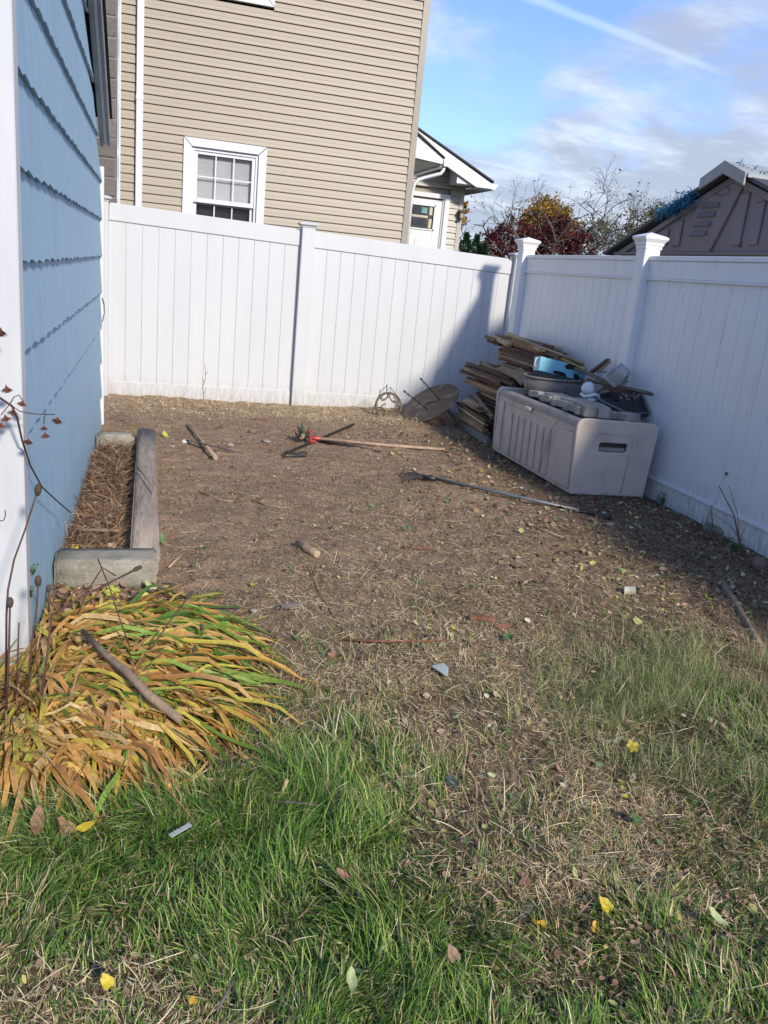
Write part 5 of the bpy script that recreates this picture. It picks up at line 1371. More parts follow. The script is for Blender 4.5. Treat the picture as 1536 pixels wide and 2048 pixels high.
b = MB(); c_ = onG(884, 1341, .02); b.prism([c_ + Vector(v) for v in ((-.034, .035, 0), (.022, .042, .006), (.030, .010, .004), (.012, -.036, -.006), (.0, -.030, -.006))], (0, 0, .005)); tag(b.build('slate_chip', SLATE, bevel=.001), 'flat pale grey green chip of slate on the straw', 'slate chip')
cup = thing('plastic_cup', 'small dirty white plastic cup lying on its side on the dark soil', 'cup', tuple(onG(1260, 1183)))
c_ = onG(1259, 1181, .025); Mc = Euler((R(82), 0, R(65))).to_matrix()
b = MB(); b.lathe([(.021, -.026), (.026, .024), (.028, .026), (.026, .027), (.0235, .022), (.019, -.022), (.001, -.022)], c_, 20, M=Mc, caps=False); b.lathe([(.001, -.0262), (.021, -.0262)], c_, 20, M=Mc, caps=False); b.build('body', CUPM, cup, recalc=False)
b = MB(); b.tube([onG(1270, 1184, .012), onG(1290, 1186, .010), onG(1308, 1187, .008)], [.004, .003, .003], 6); b.build('stem', CUTW, cup)
STONE = mat('pale_stone', (0.33, 0.29, 0.24), (0.24, 0.20, 0.165), rough=.9, nscale=30, bump=.4, bscale=80)
STONER = mat('brown_stone', (0.20, 0.13, 0.10), (0.15, 0.10, 0.075), rough=.9, nscale=20, bump=.5, bscale=60)
def stone(px, py, s, label, mt, seed, flat=.6):
    import bmesh
    bm = bmesh.new(); bmesh.ops.create_icosphere(bm, subdivisions=2, radius=s)
    for v in bm.verts:
        v.co *= 1 + .35 * mnoise.noise(v.co / s * .9 + Vector((seed * 3.3, 0, 0))); v.co.z *= flat
    me = bpy.data.meshes.new('stone'); bm.to_mesh(me); bm.free(); me.materials.append(mt); me.polygons.foreach_set('use_smooth', [True] * len(me.polygons))
    o = put('stone', me, onG(px, py, s * flat * .45)); tag(o, label, 'stone')
stone(461, 890, .03, 'pale round stone on the soil right of the crossed tool', STONE, 1)
stone(534, 882, .035, 'flat pale stone left of the black clamp', STONE, 2, .4)
stone(506, 862, .04, 'brownish stone left of the spiky plant', STONER, 3)
stone(671, 1057, .028, 'round brown stone in the middle of the open soil', STONER, 4, .8)
stone(1518, 1128, .055, 'red brown stone at the foot of the right fence', STONER, 5, .8)
stone(1000, 1013, .045, 'lumpy dark clod just under the grey rake handle', STONER, 6)
stone(370, 883, .03, 'white stone under the thin blade of the crossed tool', mat('white_stone', (.6, .6, .58), rough=.8), 7, .5)
stone(345, 893, .02, 'small grey white stone beside the timber', STONE, 8, .5)
stone(508, 1222, .02, 'small pale pebble behind the daylily clump', STONE, 9, .5)
b = MB(); c_ = onG(1440, 1070, .0)
rough_block((0.20, 0.10, 0.07), 6, CURBC, 'stone_slab', tuple(onG(1438, 1062, .01)), (0, 0, R(-60)), None, 'flat grey slab half buried against the foot of the right fence', 'stone slab', .012)
# low dirt ridge at far right, added as a sunk bar in bark colour
rough_block((0.035, 0.9, 0.03), 8, BARK, 'soil_ridge', tuple(onG(1478, 1222, -.004)), (0, 0, R(-26)), None, 'low brown ridge of dirt half buried at the right side', 'board', .006)

# ------------------------------------------------------------ fallen leaves one can tell apart
def leaf_mesh(kind, seed, mt):
    rd = random.Random(seed); b = MB(); pts = []
    n = 40 if kind == 'maple' else 16
    for i in range(n):
        a = 2 * math.pi * i / n
        if kind == 'maple':
            k = .66 + .30 * abs(math.cos(2.5 * (a - math.pi / 2))) ** 1.2 * (.75 + .25 * math.sin(a)) + .05 * math.sin(11 * a + seed); k *= .72 if abs(a - 1.5 * math.pi) < .35 else 1
            r_ = k
            pts.append((r_ * math.cos(a), r_ * math.sin(a)))
        elif kind == 'heart':
            k = 1 - .38 * max(0, math.cos(a - 1.5 * math.pi)) ** 6 + .12 * max(0, math.cos(a - math.pi / 2)) ** 3
            k *= 1 + .09 * math.sin(5 * a + seed) + .05 * math.sin(9 * a); pts.append((.66 * k * math.cos(a) * (1 - .25 * math.sin(a)), .95 * k * math.sin(a)))
        else:
            y_ = math.sin(a); pts.append((.42 * math.copysign(1, math.cos(a)) * (1 - y_ * y_) ** .85 * (1 + .12 * rd.random()) * (1 - .2 * y_), y_))
    cu = rd.uniform(.3, .75); f = rd.uniform(-.5, .5)
    def zf(x_, y_): return cu * (y_ * y_ * .5) + (.25 + cu * .4) * abs(x_) + f * x_ * y_ + .09 * math.sin(6 * x_ + seed) + .06 * math.sin(9 * y_ + 2 * seed) - .12
    vs = [(0, 0, zf(0, 0))]
    for k in (.5, 1.0):
        vs += [(x_ * k, y_ * k, zf(x_ * k, y_ * k)) for x_, y_ in pts]
    fs = [(0, 1 + i, 1 + (i + 1) % n) for i in range(n)] + [(1 + i, 1 + n + i, 1 + n + (i + 1) % n, 1 + (i + 1) % n) for i in range(n)]
    b.add(vs, fs, 0, True)
    b.tube([(0, -.5, zf(0, -.5)), (0.03, -1.0, zf(0, -.8) + .05), (.1, -1.35, .05)], .02, 4)
    return b.mesh('fallen_leaf', mt)
def leaf(px, py, s, kind, mt, yaw, label, dz=.018, tilt=(0, 0), seed=None):
    seed = seed or int(px * 7 + py)
    p = onG(px, py, dz * .8)
    tr_d = random.Random(seed); tilt = (tilt[0] + tr_d.uniform(-.35, .35), tilt[1] + tr_d.uniform(-.5, .5))
    o = put('fallen_leaf', leaf_mesh(kind, seed % 997, mt), p, None, rot=(tilt[0], tilt[1], R(yaw)), scale=(s, s, s))
    tag(o, label, 'leaf')
TLT = (R(28), 0)
leaf(224, 1187, .040, 'maple', LEAFG, 20, 'big lobed yellow green leaf in front of the mossy concrete block', tilt=TLT)
leaf(182, 1197, .026, 'maple', LEAFY, 80, 'orange yellow leaf left of the big lobed green one')
leaf(141, 1180, .022, 'ell', LEAFG, 60, 'thin yellow leaf right against the blue wall foot')
leaf(270, 1236, .044, 'maple', LEAFY, -30, 'bright yellow maple leaf on top of the daylily clump', dz=.07, tilt=TLT)
leaf(340, 1192, .022, 'maple', LEAFY, 10, 'small yellow leaf right of the concrete block')
leaf(149, 1098, .026, 'maple', LEAFY, 40, 'yellow leaf on the brown debris in the narrow bed', dz=.03, tilt=TLT)
leaf(258, 1162, .024, 'maple', LEAFT, 40, 'orange brown crumpled leaf against the front of the concrete block', dz=.04, tilt=TLT)
leaf(297, 1168, .026, 'ell', LEAFP, 15, 'pale upright leaf at the right corner of the concrete block', dz=.05, tilt=(R(60), 0))
leaf(322, 1078, .030, 'heart', LEAFGR, 10, 'green leaf standing beside the garden timber', dz=.05, tilt=(R(60), 0))
leaf(330, 870, .035, 'heart', LEAFG, 30, 'yellow green leaf at the far end of the garden timber', dz=.04, tilt=(R(40), 0))
leaf(1265, 1494, .026, 'maple', LEAFY, 5, 'bright yellow lobed leaf alone on the straw at the right', tilt=TLT, dz=.03)
leaf(1212, 1812, .023, 'heart', LEAFY, 20, 'round yellow leaf upright among brown leaves near the bottom right', dz=.04, tilt=TLT)
leaf(1080, 1850, .022, 'heart', LEAFO, 70, 'orange yellow leaf left of the round yellow one', dz=.03, tilt=TLT)
leaf(1192, 1856, .015, 'heart', LEAFO, -40, 'small orange leaf just below the round yellow one', dz=.03, tilt=TLT)
leaf(1416, 1196, .026, 'maple', LEAFG, 0, 'pale yellow leaf on the dark soil right of the white cup', tilt=TLT)
leaf(1420, 1214, .016, 'ell', LEAFG, 70, 'small yellow scrap just under the pale yellow leaf')
leaf(1248, 1576, .013, 'ell', LEAFY, 10, 'small yellow leaf on the straw under the bright yellow lobed leaf', dz=.03)
leaf(1251, 1592, .012, 'heart', LEAFY, 60, 'tiny round yellow leaf touching the small one', dz=.03)
leaf(702, 1958, .030, 'ell', LEAFP, -12, 'long pale green leaf on the lawn at the bottom centre', dz=.085, tilt=(R(20), 0))
leaf(685, 1748, .021, 'ell', LEAFT, 55, 'curled tan leaf resting on the green lawn', dz=.085, tilt=(R(20), 0))
leaf(906, 1910, .020, 'heart', LEAFPK, 10, 'pinkish brown leaf on the lawn right of centre', dz=.07, tilt=TLT)
leaf(838, 1490 + 150, .013, 'heart', LEAFP, 10, 'small pale leaf at the edge of lawn and straw', dz=.03)
leaf(215, 1965, .018, 'heart', LEAFY, 30, 'small yellow leaf on the thin lawn at the bottom left', dz=.06, tilt=TLT)
leaf(386, 2003, .012, 'maple', LEAFO, 0, 'tiny orange leaf in the grass at the bottom', dz=.05)
leaf(667, 1311, .026, 'maple', LEAFT, -20, 'crumpled red brown leaf right of the daylily clump', dz=.03, tilt=TLT)
leaf(1018, 1275, .026, 'maple', LEAFGR, 0, 'dark green lobed leaf on the straw under the bark', dz=.03, tilt=TLT)
leaf(860, 1260, .012, 'maple', LEAFY, 0, 'bright yellow floret left of the bark', dz=.02); leaf(822, 1275, .012, 'maple', LEAFO, 0, 'orange floret lowest of the yellow ones by the bark', dz=.02)
leaf(907, 1255, .013, 'ell', LEAFY, 15, 'yellow upright floret nearest the bark', dz=.03, tilt=TLT)
leaf(1166, 1102, .020, 'maple', LEAFPK, 20, 'pinkish curled leaf on the dark soil in front of the storage box', tilt=TLT)
leaf(1470, 1280, .022, 'heart', LEAFPK, 80, 'pink brown leaf near the right edge of the photo', tilt=TLT)
leaf(1270, 1637, .026, 'maple', LEAFGR, 20, 'green lobed leaf in the straw at lower right', dz=.03, tilt=TLT)
leaf(904, 1565, .028, 'heart', LEAFD, 0, 'dark grey green round leaf in the straw right of the lawn', dz=.03, tilt=TLT)
leaf(1434, 1835, .028, 'ell', LEAFP, 30, 'pale green pointed leaf at the lower right edge', dz=.06, tilt=TLT)
leaf(984, 1552, .016, 'heart', LEAFP, 70, 'pale green oval leaf on the straw right of the dark round leaf', dz=.03)
leaf(606, 1248, .014, 'ell', LEAFG, 70, 'small yellow leaf behind the daylily tips', dz=.02)
leaf(505, 1170, .018, 'maple', LEAFG, 0, 'yellow green leaf on the soil behind the daylily clump', dz=.02)
leaf(895, 1003, .02, 'heart', LEAFGR, 0, 'green leaf on the soil left of the dark clod', dz=.02, tilt=TLT)
leaf(812, 1056, .022, 'maple', LEAFGR, 0, 'green and white leaf in the middle distance', dz=.02, tilt=TLT)
leaf(745, 1012, .02, 'heart', LEAFGR, 30, 'blue green leaf lying below the wire rake head', dz=.02, tilt=TLT)
leaf(960, 942, .024, 'maple', LEAFY, 0, 'yellow leaf on the shaded soil beside the grey rake', dz=.02)
leaf(75, 1640, .036, 'ell', LEAFT, 0, 'large curled brown leaf at the lower left edge of the daylily clump', dz=.07, tilt=TLT)
leaf(128, 1655, .034, 'heart', LEAFT, 60, 'second large brown leaf below the daylily clump', dz=.05, tilt=TLT)
leaf(172, 1652, .028, 'ell', LEAFY, -60, 'long yellow leaf lying in the grass below the daylily clump', dz=.05)

# ------------------------------------------------------------ stalks, vines and twigs
def stalk(pts, label, podpts, r=.0035, name='seed_stalk'):
    t = thing(name, label, 'stalk', tuple(pts[0]))
    b = MB(); n = len(pts); b.tube(pts, [r * (1 - .35 * i / n) for i in range(n)], 7); b.build('stem', STALK, t)
    for p, d, l, w in podpts:
        p = Vector(p); d = Vector(d).normalized(); b = MB(); M3 = d.to_track_quat('Z', 'Y').to_matrix()
        b.lathe([(.002, 0), (w * .7, l * .15), (w, l * .45), (w * .85, l * .8), (w * .45, l * .96), (.002, l)], p, 7, M=M3); b.build('seed_pod', PODM, t)
    return t
def ys(*a): return [aty(x_, y_, Y_) for x_, y_, Y_ in a]
P = ys((12, 1400, 2.45), (13, 1230, 2.5), (16, 1180, 2.52), (28, 1120, 2.55), (50, 1060, 2.58), (66, 1010, 2.6), (74, 985, 2.6))
stalk(P, 'tallest dark seed stalk, curving up against the white corner board', [(P[-1] - Vector((0, 0, .012)), Vector((.15, 0, 1)), .042, .011)])
P = ys((12, 1430, 2.42), (18, 1300, 2.45), (20, 1210, 2.47)); stalk(P, 'short dark seed stalk at the extreme left with a plump pod', [(P[-1] - Vector((0, 0, .01)), (0, 0, 1), .035, .011)], r=.004)
P = ys((52, 1420, 2.5), (62, 1300, 2.55), (74, 1210, 2.58), (76, 1170, 2.6)); stalk(P, 'dark seed stalk in front of the blue wall with an upright pod', [(P[-1] - Vector((0, 0, .006)), (0.02, 0, 1), .038, .011)])
P = ys((76, 1440, 2.45), (96, 1300, 2.5), (103, 1230, 2.52)); stalk(P, 'stout dark stalk rising at the left of the concrete block', [], r=.004)
P = ys((32, 1430, 2.5), (36, 1300, 2.5), (38, 1245, 2.52)); stalk(P, 'thin broken stalk between the left stalks', [], r=.003)
P = ys((245, 1375, 2.62), (300, 1300, 2.72), (345, 1235, 2.8), (372, 1200, 2.84)); stalk(P, 'long leaning seed stalk over the daylily clump, pod at its right tip', [(P[-1], P[-1] - P[-2], .035, .008)])
P = ys((108, 1228, 2.75), (160, 1195, 2.8), (220, 1165, 2.85), (265, 1142, 2.9)); stalk(P, 'seed stalk lying almost level in front of the concrete block', [(P[-1], P[-1] - P[-2], .04, .009)], r=.0045)
P = ys((352, 1370, 2.6), (378, 1325, 2.63), (386, 1305, 2.65)); stalk(P, 'small seed stalk rising from the right part of the daylily clump', [(P[-1], P[-1] - P[-2], .026, .008)], r=.0025)
P = ys((404, 1272, 2.85), (403, 1262, 2.85)); stalk(P, 'dark pod standing on the daylily leaves at the back', [(P[-1], (0, 0, 1), .03, .008)], r=.003)
P = ys((98, 1225, 2.9), (98, 1205, 2.9), (97, 1180, 2.92)); stalk(P, 'dark stubby pod against the foot of the blue wall', [(P[-1] - Vector((0, 0, .01)), (0, 0, 1), .03, .009)])
P = ys((262, 1300, 2.75), (240, 1240, 2.78), (218, 1172, 2.85), (196, 1118, 2.95)); stalk(P, 'bent brown stalk crossing the front of the concrete block', [], r=.003)
P = ys((155, 1230, 2.8), (176, 1180, 2.85), (205, 1135, 2.9), (232, 1152, 2.92)); stalk(P, 'kinked pale brown stalk in front of the concrete block', [], r=.0032)

vine = thing('dried_vine', 'thin reddish vine with brown papery flower heads hanging over the white board and blue wall', 'vine', tuple(aty(0, 795, 2.7)))
VP_ = ys((-30, 775, 2.66), (2, 797, 2.7), (24, 812, 2.72), (34, 835, 2.74), (44, 880, 2.78), (60, 930, 2.9), (84, 974, 3.1), (112, 1000, 3.4), (142, 1026, 3.8))
b = MB(); b.tube(VP_, [.0035, .0035, .0035, .0035, .0033, .003, .003, .003, .0025], 7); b.build('main_stem', STALK, vine)
for q in ([(24, 812, 2.72), (40, 823, 2.73), (70, 828, 2.75), (110, 829, 2.78)], [(20, 808, 2.72), (28, 794, 2.72), (38, 790, 2.73), (44, 800, 2.73)], [(92, 828, 2.76), (88, 835, 2.76), (88, 848, 2.76)], [(2, 830, 2.7), (14, 815, 2.71), (20, 808, 2.72)], [(0, 1042, 2.7), (8, 1040, 2.7), (11, 1030, 2.7), (10, 1020, 2.7)]):
    b = MB(); b.tube(ys(*q), .0017, 5); b.build('tendril', STALK, vine)
def flowerhead(px, py, Y, s, seed):
    rd = random.Random(seed); c_ = aty(px, py, Y); b = MB()
    ax = Vector((rd.uniform(-.3, .3), rd.uniform(-.6, 0), -1)).normalized()
    for i in range(30):
        a = 6.28 * i / 30 * 5.3; e = .12 + .62 * (i / 30)
        q = ax.orthogonal().normalized(); r_ = Matrix.Rotation(a, 3, ax) @ q
        d = (ax * (1.15 - e) + r_ * e).normalized(); s_ = d.cross(ax).normalized(); st_ = c_ - ax * s * (.75 - .5 * e)
        b.add([st_, st_ + d * s * .5 + s_ * s * .22, st_ + d * s * 1.05, st_ + d * s * .5 - s_ * s * .22, st_ + d * s * .5 + ax * s * .08], [(0, 1, 4), (1, 2, 4), (2, 3, 4), (3, 0, 4)])
    b.build('flower_head', FLOWM, vine, recalc=False)
for i, (a, c_, s) in enumerate([(14, 780, .026), (44, 808, .022), (12, 838, .024), (26, 826, .024), (114, 842, .024), (88, 857, .018), (91, 872, .022), (56, 884, .022), (2, 852, .022), (1, 666, .028)]):
    flowerhead(a, c_, 2.74, s, i)
# small weeds up the wall corner
sprig('weed', 'small weed climbing the foot of the white corner board', aty(62, 1195, 2.9), 7, .06, LEAFGR, 9)
sprig('weed', 'second weed sprig in the corner of blue wall and white board', aty(66, 1150, 2.92), 5, .05, LEAFGR, 10)

def sapling(label, pts, twigs, r, name='bare_sapling', cat='sapling'):
    t = thing(name, label, cat, tuple(pts[0])); b = MB(); n = len(pts)
    b.tube(pts, [r * (1 - .7 * i / n) for i in range(n)], 6); b.build('stem', BARK, t)
    for tw in twigs:
        b = MB(); b.tube(tw, [r * .5 * (1 - .5 * i / len(tw)) for i in range(len(tw))], 5); b.build('twig', BARK, t)
    return t
sapling('thin bare sapling standing before the back fence', ys((426, 829, 8.1), (408, 800, 8.25), (405, 775, 8.3), (411, 757, 8.35), (410, 726, 8.4)), [ys((406, 790, 8.3), (413, 775, 8.3)), ys((408, 766, 8.3), (404, 754, 8.3)), ys((411, 750, 8.3), (416, 742, 8.3))], .006)
P0 = onG(1480, 1090)
sapling('bare upright twigs growing at the foot of the right fence', [P0, aty(1468, 1030, P0.y), aty(1438, 972, P0.y)], [[P0, aty(1475, 1030, P0.y), aty(1458, 972, P0.y)], [P0 + Vector((0, 0, .03)), aty(1460, 1050, P0.y), aty(1412, 1018, P0.y)], [P0, aty(1483, 1070, P0.y), aty(1489, 1058, P0.y)]], .006, 'bare_shrub', 'shrub')
P0 = onG(1426, 1062)
sapling('short forked twig left of the upright twigs at the right fence', [P0, aty(1422, 1010, P0.y)], [[P0, aty(1412, 1040, P0.y), aty(1430, 1002, P0.y)], [aty(1412, 1048, P0.y), aty(1422, 1020, P0.y)]], .005, 'bare_shrub', 'shrub')
P0 = onG(1354, 1016)
sapling('curved bare stem arching from the fence foot by the box corner', [P0, aty(1354, 1006, P0.y), aty(1382, 995, P0.y), aty(1402, 965, P0.y), aty(1404, 948, P0.y)], [], .0035, 'bare_shrub', 'shrub')
sapling('wisp of dry stems at the back fence, left of centre', ys((322, 797, 8.8), (320, 785, 8.8), (324, 778, 8.8)), [ys((365, 795, 8.7), (378, 775, 8.7)), ys((458, 800, 8.6), (466, 790, 8.6), (475, 782, 8.6)), ys((525, 805, 8.6), (535, 790, 8.6))], .002, 'dry_weed', 'weed')
sprig('weed', 'low green weed growing between the box and the right fence', onG(1325, 1010, .01), 12, .10, LEAFGR, 11)
sprig('weed', 'green weed at the foot of the right fence under the twigs', onG(1470, 1105, .01), 14, .09, LEAFGR, 12)
sprig('weed', 'tiny green sprout on the timber end by the blue wall', onG(268, 862, .1), 4, .05, LEAFG, 13)
sprig('weed', 'small green weed on the soil near the back fence', onG(440, 855, .01), 5, .04, LEAFGR, 14)
sprig('weed', 'green weed just in front of the storage box near the rake grip', onG(1206, 1016, .01), 9, .07, LEAFGR, 15)
# stain and bug on the fence
b = MB(); q = atx(1453, 947, XR - .006); b.lathe([(.001, 0), (.012, .002), (.008, .008), (.001, .010)], q, 8, M=Matrix.Rotation(R(-90), 3, 'Y')); b.tube([q, q + Vector((-.01, .01, -.05))], .0015, 4); tag(b.build('dead_leaf_scrap', FLOWM), 'dark dead scrap stuck to the right fence', 'leaf')

# ------------------------------------------------------------ blades, straw and litter
def ribbons(name, mt, p, length, width, az, lean, curl, col0, col1, seg=3, parent=None, taper=None, lift=0.0, side_twist=None, azc=None):
    """curved tapering blades: p (N,3) foot, az heading, lean from the vertical, curl added along the blade"""
    n = len(p); cur = p.copy(); th = lean.copy(); a = az.copy(); rows = []
    taper = taper or [1 - (k / seg) ** 1.6 for k in range(seg)] + [0]
    for k in range(seg + 1):
        dx = np.cos(a); dy = np.sin(a)
        tw = side_twist * k / seg if side_twist is not None else 0
        sx = -np.sin(a); sy = np.cos(a)
        w = width * taper[k] * 0.5
        if k < seg:
            off = np.stack([sx * w * np.cos(tw), sy * w * np.cos(tw), w * np.sin(tw)], 1)
            rows.append(cur - off); rows.append(cur + off)
        else: rows.append(cur.copy())
        st = (length / seg)
        cur = cur + np.stack([np.sin(th) * dx * st, np.sin(th) * dy * st, np.cos(th) * st], 1)
        gnd = gh(cur[:, 0], cur[:, 1]) + 0.002 + lift
        cur[:, 2] = np.maximum(cur[:, 2], gnd)
        th = th + curl / seg
        if azc is not None: a = a + azc / seg
    V = np.stack(rows, 1); m = V.shape[1]; V = V.reshape(-1, 3)
    base = (np.arange(n) * m)[:, None]; fs = []
    for k in range(seg - 1):
        q = 2 * k; fs.append(base + np.array([q, q + 1, q + 3])); fs.append(base + np.array([q, q + 3, q + 2]))
    q = 2 * (seg - 1); fs.append(base + np.array([q, q + 1, q + 2]))
    F = np.concatenate(fs, 0)
    t = np.array([k / seg for k in range(seg) for _ in (0, 1)] + [1.0])[None, :, None]
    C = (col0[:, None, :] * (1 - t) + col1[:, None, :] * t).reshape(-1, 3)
    return tri_mesh(name, V, F, mt, C, parent=parent)

def scatter(n, dens, x0=-0.9, x1=3.72, y0=0.75, y1=8.9, ybias=0.0):
    xs_, ys_ = [], []; tot = 0
    while tot < n:
        x = rng.uniform(x0, x1, n * 2); y = y0 + (y1 - y0) * rng.random(n * 2) ** (1 + ybias)
        k = rng.random(n * 2) < dens(x, y); xs_.append(x[k]); ys_.append(y[k]); tot += k.sum()
        if tot == 0: break
    x = np.concatenate(xs_)[:n]; y = np.concatenate(ys_)[:n]
    return x, y
def inlily(x, y): return np.hypot((x + 0.10) / 0.45, (y - 2.65) / 0.52) < 1
def blue_side(x, y): return (x > -0.40) | (y < 2.82)
PAL_G = np.array([(0.065, 0.155, 0.022), (0.105, 0.225, 0.032), (0.19, 0.32, 0.045), (0.04, 0.10, 0.028), (0.27, 0.37, 0.08), (0.36, 0.37, 0.14)])
PAL_S = np.array([(0.52, 0.39, 0.22), (0.62, 0.49, 0.29), (0.40, 0.28, 0.145), (0.72, 0.61, 0.40), (0.24, 0.15, 0.08), (0.48, 0.40, 0.18)])
def pick(pal, n, w=None, j=0.2):
    k = rng.choice(len(pal), n, p=None if w is None else np.array(w) / np.sum(w))
    return pal[k] * rng.uniform(1 - j, 1 + j, (n, 1))

# the turf: two lengths, combed by a slow flow, thin where the map is thin
def turf(n, lmin, lmax, wmin, wmax, tall, nm_seed, pal_w, dpow=1.2):
    def dens(x, y):
        g = mapval(GMAP, x, y)
        return np.clip(g, 0, 1) ** dpow * (0.45 + 0.75 * (fbm(x, y, 5.5, 3, 50) > 0.42)) * (~(inlily(x, y) & (y > 2.15))) * blue_side(x, y) * np.where((x > 1.3) & (y > 1.75), .22, 1.0)
    x, y = scatter(n, dens, -0.9, 3.6, 0.75, 4.2)
    g = mapval(GMAP, x, y)
    flow = (fbm(x, y, 1.8, 3, 70 + nm_seed) - 0.5) * 14
    az = flow + rng.normal(0, 0.7, n)
    lean = np.clip(rng.normal(0.75, 0.38, n), 0.05, 1.5); curl = rng.uniform(0.1, 1.3, n)
    L_ = rng.uniform(lmin, lmax, n) * (0.25 + 0.6 * fbm(x, y, 3.3, 2, 80) + 0.75 * (fbm(x, y, 11, 2, 85) > .5)) * (0.55 + 0.6 * g)
    L_ *= np.clip(0.45 + (y - 1.25) * 0.9, 0.5, 1.0) * np.where((x < 0.35), 0.75, 1)
    W_ = rng.uniform(wmin, wmax, n)
    c = pick(PAL_G, n, pal_w, 0.25)
    dry = (rng.random(n) < 0.06 + 0.5 * np.clip(1 - g, 0, 1)); c[dry] = pick(PAL_S, int(dry.sum()), None, .2)
    yel = (x > 1.35) & (y > 1.9) & (rng.random(n) < .45); c[yel] = pick(np.array([(0.27, 0.30, 0.11), (0.33, 0.32, 0.15), (0.18, 0.25, 0.07)]), int(yel.sum()), None, .2)
    p = np.stack([x, y, gh(x, y) - 0.002], 1)
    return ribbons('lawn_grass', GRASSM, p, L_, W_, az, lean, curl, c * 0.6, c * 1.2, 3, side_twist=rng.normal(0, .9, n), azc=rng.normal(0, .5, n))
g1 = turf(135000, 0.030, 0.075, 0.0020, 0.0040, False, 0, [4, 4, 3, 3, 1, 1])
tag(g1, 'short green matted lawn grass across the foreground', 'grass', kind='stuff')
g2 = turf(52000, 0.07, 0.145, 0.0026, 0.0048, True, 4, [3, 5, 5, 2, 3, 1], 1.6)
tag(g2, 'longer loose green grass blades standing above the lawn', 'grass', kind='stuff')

# wispy half dry grass on the right of the yard
n = 8000
x, y = scatter(n, lambda x, y: np.clip(1.15 - np.hypot((x - 2.05) / .75, (y - 2.35) / .62), 0, 1) * (fbm(x, y, 6, 3, 90) > .50), .9, 3.0, 1.7, 3.5)
c = pick(np.array([(0.42, 0.39, 0.20), (0.50, 0.44, 0.26), (0.20, 0.25, 0.08), (0.13, 0.22, 0.05), (0.27, 0.30, 0.10)]), n)
o = ribbons('wispy_grass', GRASSM, np.stack([x, y, gh(x, y)], 1), rng.uniform(.05, .14, n), rng.uniform(.0012, .0024, n), rng.uniform(0, 6.28, n), rng.normal(.6, .35, n), rng.uniform(.2, 1.4, n), c * .85, c * 1.1, 4, azc=rng.normal(0, .8, n))
tag(o, 'thin yellowing wispy grass on the straw at the right', 'grass', kind='stuff')

# straw and dead stems lying flat
def flat(name, label, n, dens, lmin, lmax, wmin, wmax, pal, w=None, seg=3, y0=.8, y1=8.85, yb=0.0, lean=(1.35, .22), zj=.012, cat='straw', j=.25, bend=1.2):
    x, y = scatter(n, dens, -0.42, 3.70, y0, y1, yb)
    c = pick(pal, n, w, j)
    p = np.stack([x, y, gh(x, y) + rng.random(n) ** 2 * zj], 1)
    le = np.clip(rng.normal(lean[0], lean[1], n), .5, 1.62)
    o = ribbons(name, STRAWM, p, rng.uniform(lmin, lmax, n), rng.uniform(wmin, wmax, n), rng.uniform(0, 6.28, n), le, rng.uniform(.0, .45, n), c, c * rng.uniform(.9, 1.12, (n, 1)), seg, azc=rng.normal(0, bend, n), taper=[.7] + [1] * (seg - 1) + [0], side_twist=rng.normal(0, .8, n))
    return tag(o, label, cat, kind='stuff')
bed = lambda x, y: ((x > -.40) & (x < -.14) & (y > 3.85) & (y < 6.4))
okp = lambda x, y: (~inlily(x, y)) & ((x > -.38) | (y < 2.8)) & ~((x < .06) & (x > -.14) & (y > 3.8) & (y < 6.9))
flat('dry_straw', 'pale dry straw lying over the worn patches', 95000, lambda x, y: mapval(SMAP, x, y) ** 1.3 * okp(x, y) * (.25 + (fbm(x, y, 4.5, 3, 100) > .47)), .010, .042, .0007, .0017, PAL_S, [4, 4, 4, 2, 3, 2], y1=5.6, yb=.25, bend=.35)
flat('dry_stems', 'longer dry grass stems and stalks crossing the straw', 3800, lambda x, y: mapval(SMAP, x, y) ** 1.6 * okp(x, y), .05, .12, .0011, .0020, PAL_S, [3, 4, 1, 4, 1, 3], 6, y1=5.2, lean=(1.40, .15), zj=.03, bend=.5)
flat('ground_chips', 'small wood chips, dead roots and crumbs on the bare soil', 75000, lambda x, y: (.35 + .65 * (fbm(x, y, 3, 3, 110) > .5)) * okp(x, y), .006, .034, .0012, .0042,
     np.array([(.28, .20, .125), (.14, .09, .055), (.085, .055, .035), (.38, .29, .19), (.20, .125, .075), (.46, .38, .27)]), [3, 4, 4, 2, 3, 1], 2, y1=8.85, zj=.006, cat='wood chips')
flat('bed_debris', 'tangle of brown dead stems filling the narrow bed', 3600, lambda x, y: bed(x, y) * 1.0, .05, .19, .0018, .0042, np.array([(.16, .09, .05), (.24, .145, .085), (.085, .045, .027), (.36, .25, .15)]), None, 5, y0=3.8, y1=6.5, lean=(1.3, .25), zj=.06, cat='debris', bend=.9)
flat('sand_stubble', 'tan dry stubble on the sandy strip along the back fence', 9000, lambda x, y: np.clip((y - 7.7) / .5, 0, 1) * (x < 3.0), .02, .07, .0014, .0028, PAL_S, [4, 3, 3, 2, 1, 2], 3, y0=7.6, y1=8.9, lean=(1.25, .3))
flat('shaded_stalks', 'dark dead stalks and leaf scraps on the shaded soil by the right fence', 15000, lambda x, y: np.clip((x - 2.3) / .6, 0, 1) * (y < 7.6), .02, .08, .0014, .0040, np.array([(.20, .13, .075), (.10, .06, .038), (.30, .22, .13), (.15, .08, .05)]), None, 3, y0=2.8, y1=8, cat='debris')

